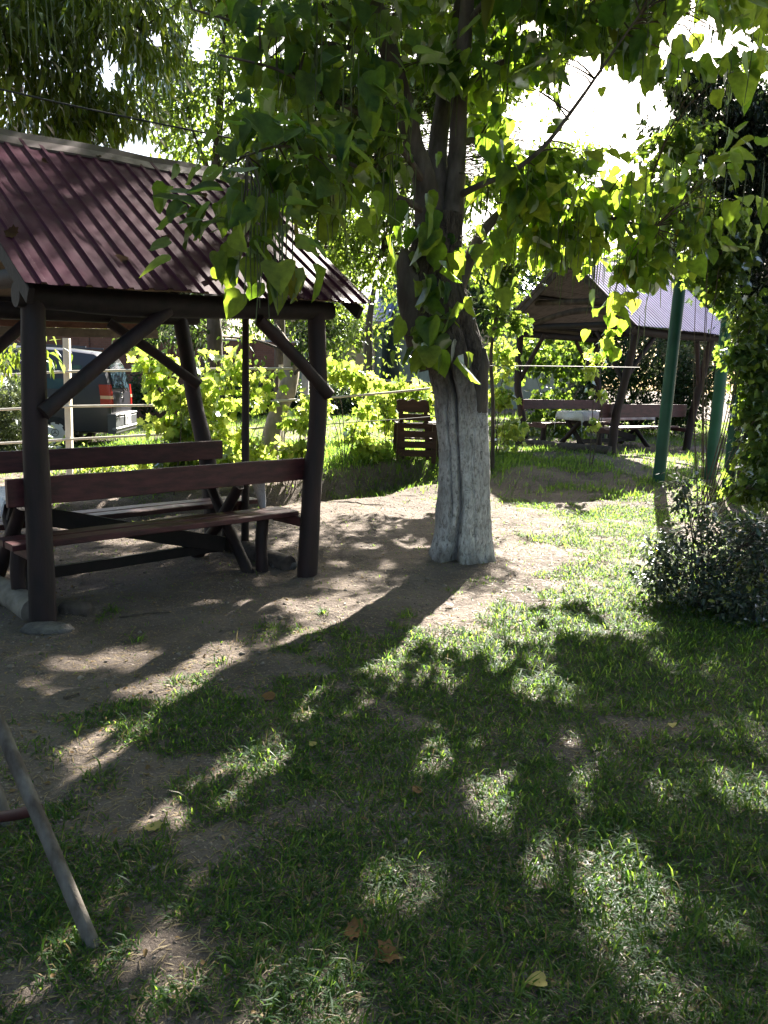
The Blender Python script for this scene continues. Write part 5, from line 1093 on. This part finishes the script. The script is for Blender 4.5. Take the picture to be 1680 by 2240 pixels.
# ------------------------------------------------------------------ dark creeper column at right
fc = GT(1640, 1085); fc = V(fc[0], fc[1] + .2, tz(fc[0], fc[1] + .2))
tree('ivy_clad_tree', 'dark ivy clad tree at the right edge with a bulky overhanging top', 'tree', None, fc,
     [fc, fc + V(.05, 0, 1.2), fc + V(.0, 0, 2.6), fc + V(.1, 0, 4.2)], [.14, .12, .11, .06],
     wb([(1560, 230, 9.8, .62, .6, .36, 150), (1495, 225, 9.6, .42, .4, .40, 120), (1480, 300, 9.6, .25, .3, .2, 40), (1650, 230, 9.8, .6, .6, .45, 120), (1620, 380, 10, .5, .5, .4, 90), (1650, 520, 10.2, .3, .4, .5, 70), (1668, 680, 10.2, .30, .35, .6, 140), (1590, 500, 10.2, .36, .3, .3, 70), (1545, 430, 10, .3, .3, .25, 50), (1672, 830, 10.2, .28, .35, .6, 150), (1672, 980, 10.2, .28, .35, .45, 140), (1680, 1090, 9.9, .34, .3, .25, 80), (1740, 600, 10.2, .5, .5, 1.6, 160), (1740, 950, 10, .5, .5, .7, 100), (1720, 300, 9.8, .6, .6, .6, 90), (1570, 330, 9.9, .35, .4, .2, 40)]),
     OVATE, M['ivy'], (.05, .10), 28, .11, .9, spots=False, gap=True)
shrub('creeper', 'brighter lobed creeper spilling over the dark ivy and the green poles', 'creeper', None, [(1632, 780, 9.7, .12, .15, .25, 18), (1655, 880, 9.7, .12, .15, .3, 24), (1650, 700, 9.7, .2, .15, .4, 22), (1606, 765, 9.7, .06, .1, .10, 5), (1660, 1000, 9.5, .17, .2, .25, 24), (1660, 1060, 9.3, .2, .2, .16, 24), (1660, 1060, 9.2, .3, .2, .2, 34), (1662, 820, 9.7, .18, .15, .5, 40), (1560, 500, 9.6, .35, .2, .3, 30), (1668, 900, 9.6, .18, .2, .5, 28), (1570, 640, 9.8, .14, .15, .2, 14), (1530, 590, 9.8, .2, .2, .2, 16), (1600, 560, 9.7, .3, .2, .3, 34), (1540, 480, 9.5, .35, .2, .3, 34), (1500, 300, 9.1, .3, .2, .12, 18), (1460, 180, 9.1, .25, .2, .1, 12), (1450, 330, 9.2, .2, .2, .12, 12), (1480, 400, 9.2, .3, .2, .25, 22), (1420, 450, 9.2, .3, .2, .2, 18)], MAPLES, M['creeper'], (.07, .13), 9, .08, .9, 14, gap=False, spots=False, upn=.35)

# ------------------------------------------------------------------ glossy bush, lower right
RB = GT(1560, 1345)
rose = shrub('rose_bush', 'dark glossy leaved bush with tall reddish shoots at the right, in the grass', 'bush', 'garden bushes', [(1440, 1270, 5.9, .15, .15, .10, 26), (1470, 1225, 5.9, .14, .15, .10, 22), (1540, 1240, 5.8, .30, .26, .17, 44), (1620, 1220, 5.7, .28, .28, .2, 44), (1560, 1310, 5.6, .34, .28, .10, 46), (1660, 1300, 5.5, .30, .25, .14, 48), (1430, 1200, 5.9, .07, .1, .06, 8), (1505, 1170, 5.9, .10, .1, .07, 12), (1490, 1060, 6.0, .07, .08, .06, 8), (1500, 1100, 6.0, .08, .08, .07, 7), (1545, 1110, 5.95, .08, .08, .05, 6), (1560, 1160, 5.9, .12, .1, .06, 12), (1650, 1150, 5.7, .12, .12, .08, 14), (1680, 1200, 5.6, .25, .25, .2, 40), (1640, 1370, 5.3, .25, .2, .08, 30)], OVATE, M['rose'], (.035, .068), 12, .055, .12, 16, .006, gap=False, spots=False, upn=.72, holes=False)
mb = MB()
for (a, e) in [((1530, 1330), (1495, 1050)), ((1545, 1335), (1522, 1085)), ((1550, 1330), (1545, 1100)), ((1600, 1340), (1650, 1130)), ((1500, 1330), (1425, 1200))]:
    A_ = GT(*a); E_ = at(e[0], e[1], A_[1] + .45); mb.tube([A_, (A_ + E_) / 2 + V(.02, .05, .05), E_], [.007, .006, .003], 7, 16, .1, 2)
o = build('shoots', mb, two_tone('reddish_shoot', (.09, .035, .03), (.14, .06, .045), 20, .5, .1, .002), rose); o['kind'] = 'stuff'

# ------------------------------------------------------------------ grass, litter, fallen leaves
BARE = [(-1.8, 4.4, 1.2, .5), (-2.0, 6.5, 1.7, 1.5), (.0, 7.7, .9, 1.3), (-.5, 5.5, .8, .4), (.75, 7.0, .75, .55), (1.5, 9.2, .8, .9), (4.6, 16.6, 1.9, 1.7), (2.8, 12.4, .9, .35), (-1.2, 9.8, 1.8, 1.5), (-2.3, 3.4, .7, .8), (1.3, 7.5, .35, .3), (4.0, 14.2, 1.4, .5)]
LUSH = [(2.0, 8.4, 1.0, .8), (1.9, 5.0, 1.2, .9), (2.5, 6.6, 1.0, .7), (2.8, 10.2, 1.4, .5), (1.1, 4.4, .7, .5), (.6, 13.5, 1.6, 1.2), (-1.5, 12.6, 1.6, .7), (1.5, 2.6, .7, .6)]
def fsum(L_, x, y): return np.clip(sum(np.exp(-(((x - a) / c) ** 2 + ((y - b) / d) ** 2)) for a, b, c, d in L_), 0, 1.6)
def field(x, y):
    n1 = noise2(x, y, 1.7, 41, 3); n2 = noise2(x, y, 5.5, 42, 2)
    d = .62 * n1 + .38 * n2 + .24 * np.minimum(1, fsum(LUSH, x, y)) + .13 * (1 - sstep(4.0, 5.6, y)) * sstep(-2.2, -.6, x) - .40 * np.minimum(1.1, fsum(BARE, x, y))
    d = d + .10 * sstep(12, 14, y)
    return sstep(.455, .60, d)
def strips(dens, y0, y1, dy=.2, wk=.56):
    xs, ys = [], []
    y = y0
    while y < y1:
        x0, x1 = -wk * (y + .35), wk * (y + .35); c = rng.poisson((x1 - x0) * dy * dens(y + dy / 2)); xs.append(rng.uniform(x0, x1, c)); ys.append(rng.uniform(y, y + dy, c)); y += dy
    return np.concatenate(xs), np.concatenate(ys)
def blades(x, y, L_, Wd, lean, mat_name, name, z0=0.0):
    n = len(x); z = terrain(x, y) + z0; az = rng.uniform(0, 2 * PI, n); h = np.stack([np.cos(az), np.sin(az), np.zeros(n)], 1); s_ = np.stack([-np.sin(az), np.cos(az), np.zeros(n)], 1)
    B = np.stack([x, y, z - .004], 1); up = np.cos(lean)[:, None] * V(0, 0, 1) + np.sin(lean)[:, None] * h
    l2 = np.minimum(lean + rng.uniform(.3, 1.0, n), 1.75); up2 = np.cos(l2)[:, None] * V(0, 0, 1) + np.sin(l2)[:, None] * h
    m_ = B + up * (L_ * .55)[:, None]; t_ = m_ + up2 * (L_ * .45)[:, None]; w2 = (Wd / 2)[:, None] * s_
    vs_ = np.stack([B - w2 * .8, B + w2 * .8, m_ - w2, m_ + w2, t_], 1)
    f_ = np.array([(0, 1, 3), (0, 3, 2), (2, 3, 4)])[None] + (np.arange(n) * 5)[:, None, None]
    return vs_.reshape(-1, 3), f_.reshape(-1, 3)
G_ = []
x, y = strips(lambda d: 19000 / (1 + (d / 2.6) ** 2) + 1800, .9, 11); fl = field(x, y); k = rng.random(len(x)) < fl * .95 + .03 + .07 * sstep(.2, 1.2, x) * sstep(7, 8, y); x, y, fl = x[k], y[k], fl[k]
lu = fsum(LUSH, x, y); n = len(x)
G_.append(blades(x, y, rng.gamma(3, .0105, n) * (1 + .55 * np.minimum(1, lu)) * (.6 + .5 * fl) + .008, rng.uniform(.0022, .0052, n) * (1 + y / 9), rng.uniform(.45, 1.5, n), None, None))
x, y = strips(lambda d: 1300 if d < 16 else 420, 11, 27, .4); fl = field(x, y); k = rng.random(len(x)) < fl * .9 + .10; x, y = x[k], y[k]; n = len(x); lu = fsum(LUSH, x, y)
G_.append(blades(x, y, rng.gamma(4, .018, n) * (1 + .6 * lu) + .02, rng.uniform(.006, .012, n), rng.uniform(.1, .9, n), None, None))
# lawn on either side of the view
x, y = strips(lambda d: 1500 / (1 + (d / 5) ** 2) + 120, -.2, 14, .4, 1.5); k = (np.abs(x) > .54 * (np.maximum(y, 0) + .35)) & (np.abs(x) < 9); x, y = x[k], y[k]; fl = field(x, y); k = rng.random(len(x)) < fl; x, y = x[k], y[k]; n = len(x)
G_.append(blades(x, y, rng.gamma(3, .016, n) + .015, rng.uniform(.004, .008, n), rng.uniform(.35, 1.3, n), None, None))
# broader crabgrass tufts
cx, cy = strips(lambda d: 36 if d < 6 else 16, .9, 11); fl = field(cx, cy) + .35 * fsum(LUSH, cx, cy); k = rng.random(len(cx)) < fl * .8; cx, cy = cx[k], cy[k]
tb2 = [(GT(px, py)[0], GT(px, py)[1]) for px, py in [(690, 1400), (705, 1385), (660, 1420), (860, 1370), (480, 1450), (500, 1560), (520, 1545), (1330, 1810), (1345, 1790), (1320, 1840), (1350, 1870), (1240, 1960), (1120, 1740), (840, 1920), (1180, 1680), (1250, 1520), (1350, 1330), (1420, 1380), (1480, 1390), (1560, 1400), (1620, 1420), (1380, 1350), (1300, 1320), (1640, 1390), (1510, 1410), (1230, 1330), (300, 1405), (705, 1340), (1190, 1310), (650, 1700), (1550, 1740), (1620, 1640)]]
cx = np.concatenate([cx, np.repeat([a for a, b in tb2], 3)]); cy = np.concatenate([cy, np.repeat([b for a, b in tb2], 3)])
per = 11; x = np.repeat(cx, per) + rng.normal(size=len(cx) * per) * .028; y = np.repeat(cy, per) + rng.normal(size=len(cx) * per) * .028; n = len(x); lu = np.minimum(1, fsum(LUSH, x, y))
G_.append(blades(x, y, rng.uniform(.04, .10, n) * (1 + .5 * lu), rng.uniform(.004, .0085, n), rng.uniform(.4, 1.35, n), None, None))
gvs, gfs = merge(G_); grass = np_mesh('grass', gvs, gfs, M['grass']); tag(grass, 'patchy green grass growing over the bare dusty soil', 'grass', None, 'stuff')
x, y = strips(lambda d: 1900 / (1 + (d / 3) ** 2) + 130, .9, 13); n = len(x)
D1 = blades(x, y, rng.uniform(.015, .07, n), rng.uniform(.0012, .0035, n) * (1 + y / 8), rng.uniform(1.35, 1.6, n), None, None, .006)
x, y = strips(lambda d: 450 / (1 + (d / 3) ** 2), .9, 9); k = rng.random(len(x)) < field(x, y); x, y = x[k], y[k]; n = len(x)
D2 = blades(x, y, rng.uniform(.04, .11, n), rng.uniform(.0015, .003, n) * (1 + y / 8), rng.uniform(.2, 1.3, n), None, None)
dvs, dfs = merge([D1, D2]); dg_ = np_mesh('dry_grass', dvs, dfs, M['drygrass']); tag(dg_, 'dry straw and dead grass strewn over the soil', 'dry grass', None, 'stuff')
x, y = strips(lambda d: 80 / (1 + (d / 5) ** 2) + 8, 1.0, 13); n = len(x)
lv, lf = leaves(np.stack([x, y, terrain(x, y) + .008], 1), np.concatenate([rng.normal(size=(n, 2)), rng.normal(size=(n, 1)) * .15], 1), np.tile(V(0, 0, 1), (n, 1)) + rng.normal(size=(n, 3)) * .25, rng.uniform(.012, .035, n), OVATE)
lt = np_mesh('leaf_litter', lv, lf, M['litter']); tag(lt, 'small dry crumbled leaf litter on the ground', 'leaf litter', None, 'stuff')
x, y = strips(lambda d: 420 / (1 + (d / 3) ** 2) + 18, .95, 13); n = len(x); sz = rng.gamma(2.0, .0017, n) + .0015
oc = np.array([(1, 0, 0), (0, 1, 0), (-1, 0, 0), (0, -1, 0), (0, 0, .7), (0, 0, -.7)], float); of = np.array([(0, 1, 4), (1, 2, 4), (2, 3, 4), (3, 0, 4), (1, 0, 5), (2, 1, 5), (3, 2, 5), (0, 3, 5)])
pv = np.stack([x, y, terrain(x, y) + .001], 1)[:, None] + (oc[None] + rng.normal(size=(n, 6, 3)) * .22) * sz[:, None, None] * (1 + np.clip(y, 0, 8) / 12)[:, None, None]
pf = (of[None] + (np.arange(n) * 6)[:, None, None]).reshape(-1, 3)
pb = np_mesh('soil_crumbs', pv.reshape(-1, 3), pf, two_tone('soil_crumb', (.14, .115, .096), (.24, .20, .165), 30, .95, .2, .003)); tag(pb, 'small clods and pebbles scattered over the bare soil', 'soil crumbs', None, 'stuff')
FG = 'fallen leaves on the ground'
for (px, py, sz, mt, lab, t_) in [(345, 1826, .085, 'yleaf', 'yellow lobed leaf lying on bare soil at lower left', MAPLE), (1050, 1385, .06, 'yleaf', 'pale yellow leaf in shade just below the tree foot', HEART), (688, 1640, .05, 'yleaf', 'pale yellowish leaf by the lit grass strip at centre', HEART), (600, 1535, .11, 'bleaf', 'curled pale brown leaf in the sunny patch at centre left', HEART), (755, 2040, .10, 'bleaf', 'brown curled leaf on soil at lower centre, upper of two', MAPLE), (870, 2095, .11, 'bleaf', 'brown curled leaf at lower centre, lower of two', MAPLE),
                                  (1195, 2160, .07, 'yleaf', 'yellow green leaf in grass near the bottom edge', HEART), (920, 1745, .07, 'bleaf', 'small brown leaf in the middle of the shaded grass', HEART), (575, 1180, .12, 'yleaf', 'yellow leaf by the log at the near gazebo right side', MAPLE), (830, 1055, .14, 'bleaf', 'orange brown leaf on the ditch bank', MAPLE), (990, 1330, .07, 'yleaf', 'pale leaf in the shade below the trunk foot, left', HEART), (1470, 1590, .06, 'yleaf', 'yellow leaf in the sunny grass at right', HEART)]:
    p = GT(px, py) + V(0, 0, .02); a_ = rng.uniform(0, 6.28)
    v_, f_ = leaves(p[None], V(math.cos(a_), math.sin(a_), .12)[None], (V(0, 0, 1) + rng.normal(size=3) * .25)[None], np.array([sz * .8]), t_)
    tag(np_mesh('fallen_leaf', v_, f_, M[mt], None, False, p), lab, 'leaf', FG)
# dry leaves caught on the maroon roof
ridge_n = unit(np.cross(P1(1, -.32, 2.06) - P1(1, 1.40, 3.22), P1(1, 1.4, 3.22) - P1(0, 1.4, 3.22))); ridge_n = ridge_n if ridge_n[2] > 0 else -ridge_n
for i in range(15):
    a_, t_ = rng.uniform(-.1, L1 + .25), rng.uniform(.06, .96); p = P1(a_, 1.40 - 1.72 * t_, 3.22 - 1.16 * t_) + ridge_n * .032
    q = rnd_unit(1)[0]; q = q - ridge_n * (q @ ridge_n)
    v_, f_ = leaves(p[None], q[None], ridge_n[None] + rng.normal(size=(1, 3)) * .3, np.array([rng.uniform(.04, .10)]), MAPLE if i % 2 else HEART)
    tag(np_mesh('fallen_leaf', v_, f_, M['rleaf'], None, False, p), 'dry brown leaf caught on the maroon roof of the near gazebo', 'leaf', 'dry leaves on the maroon roof')
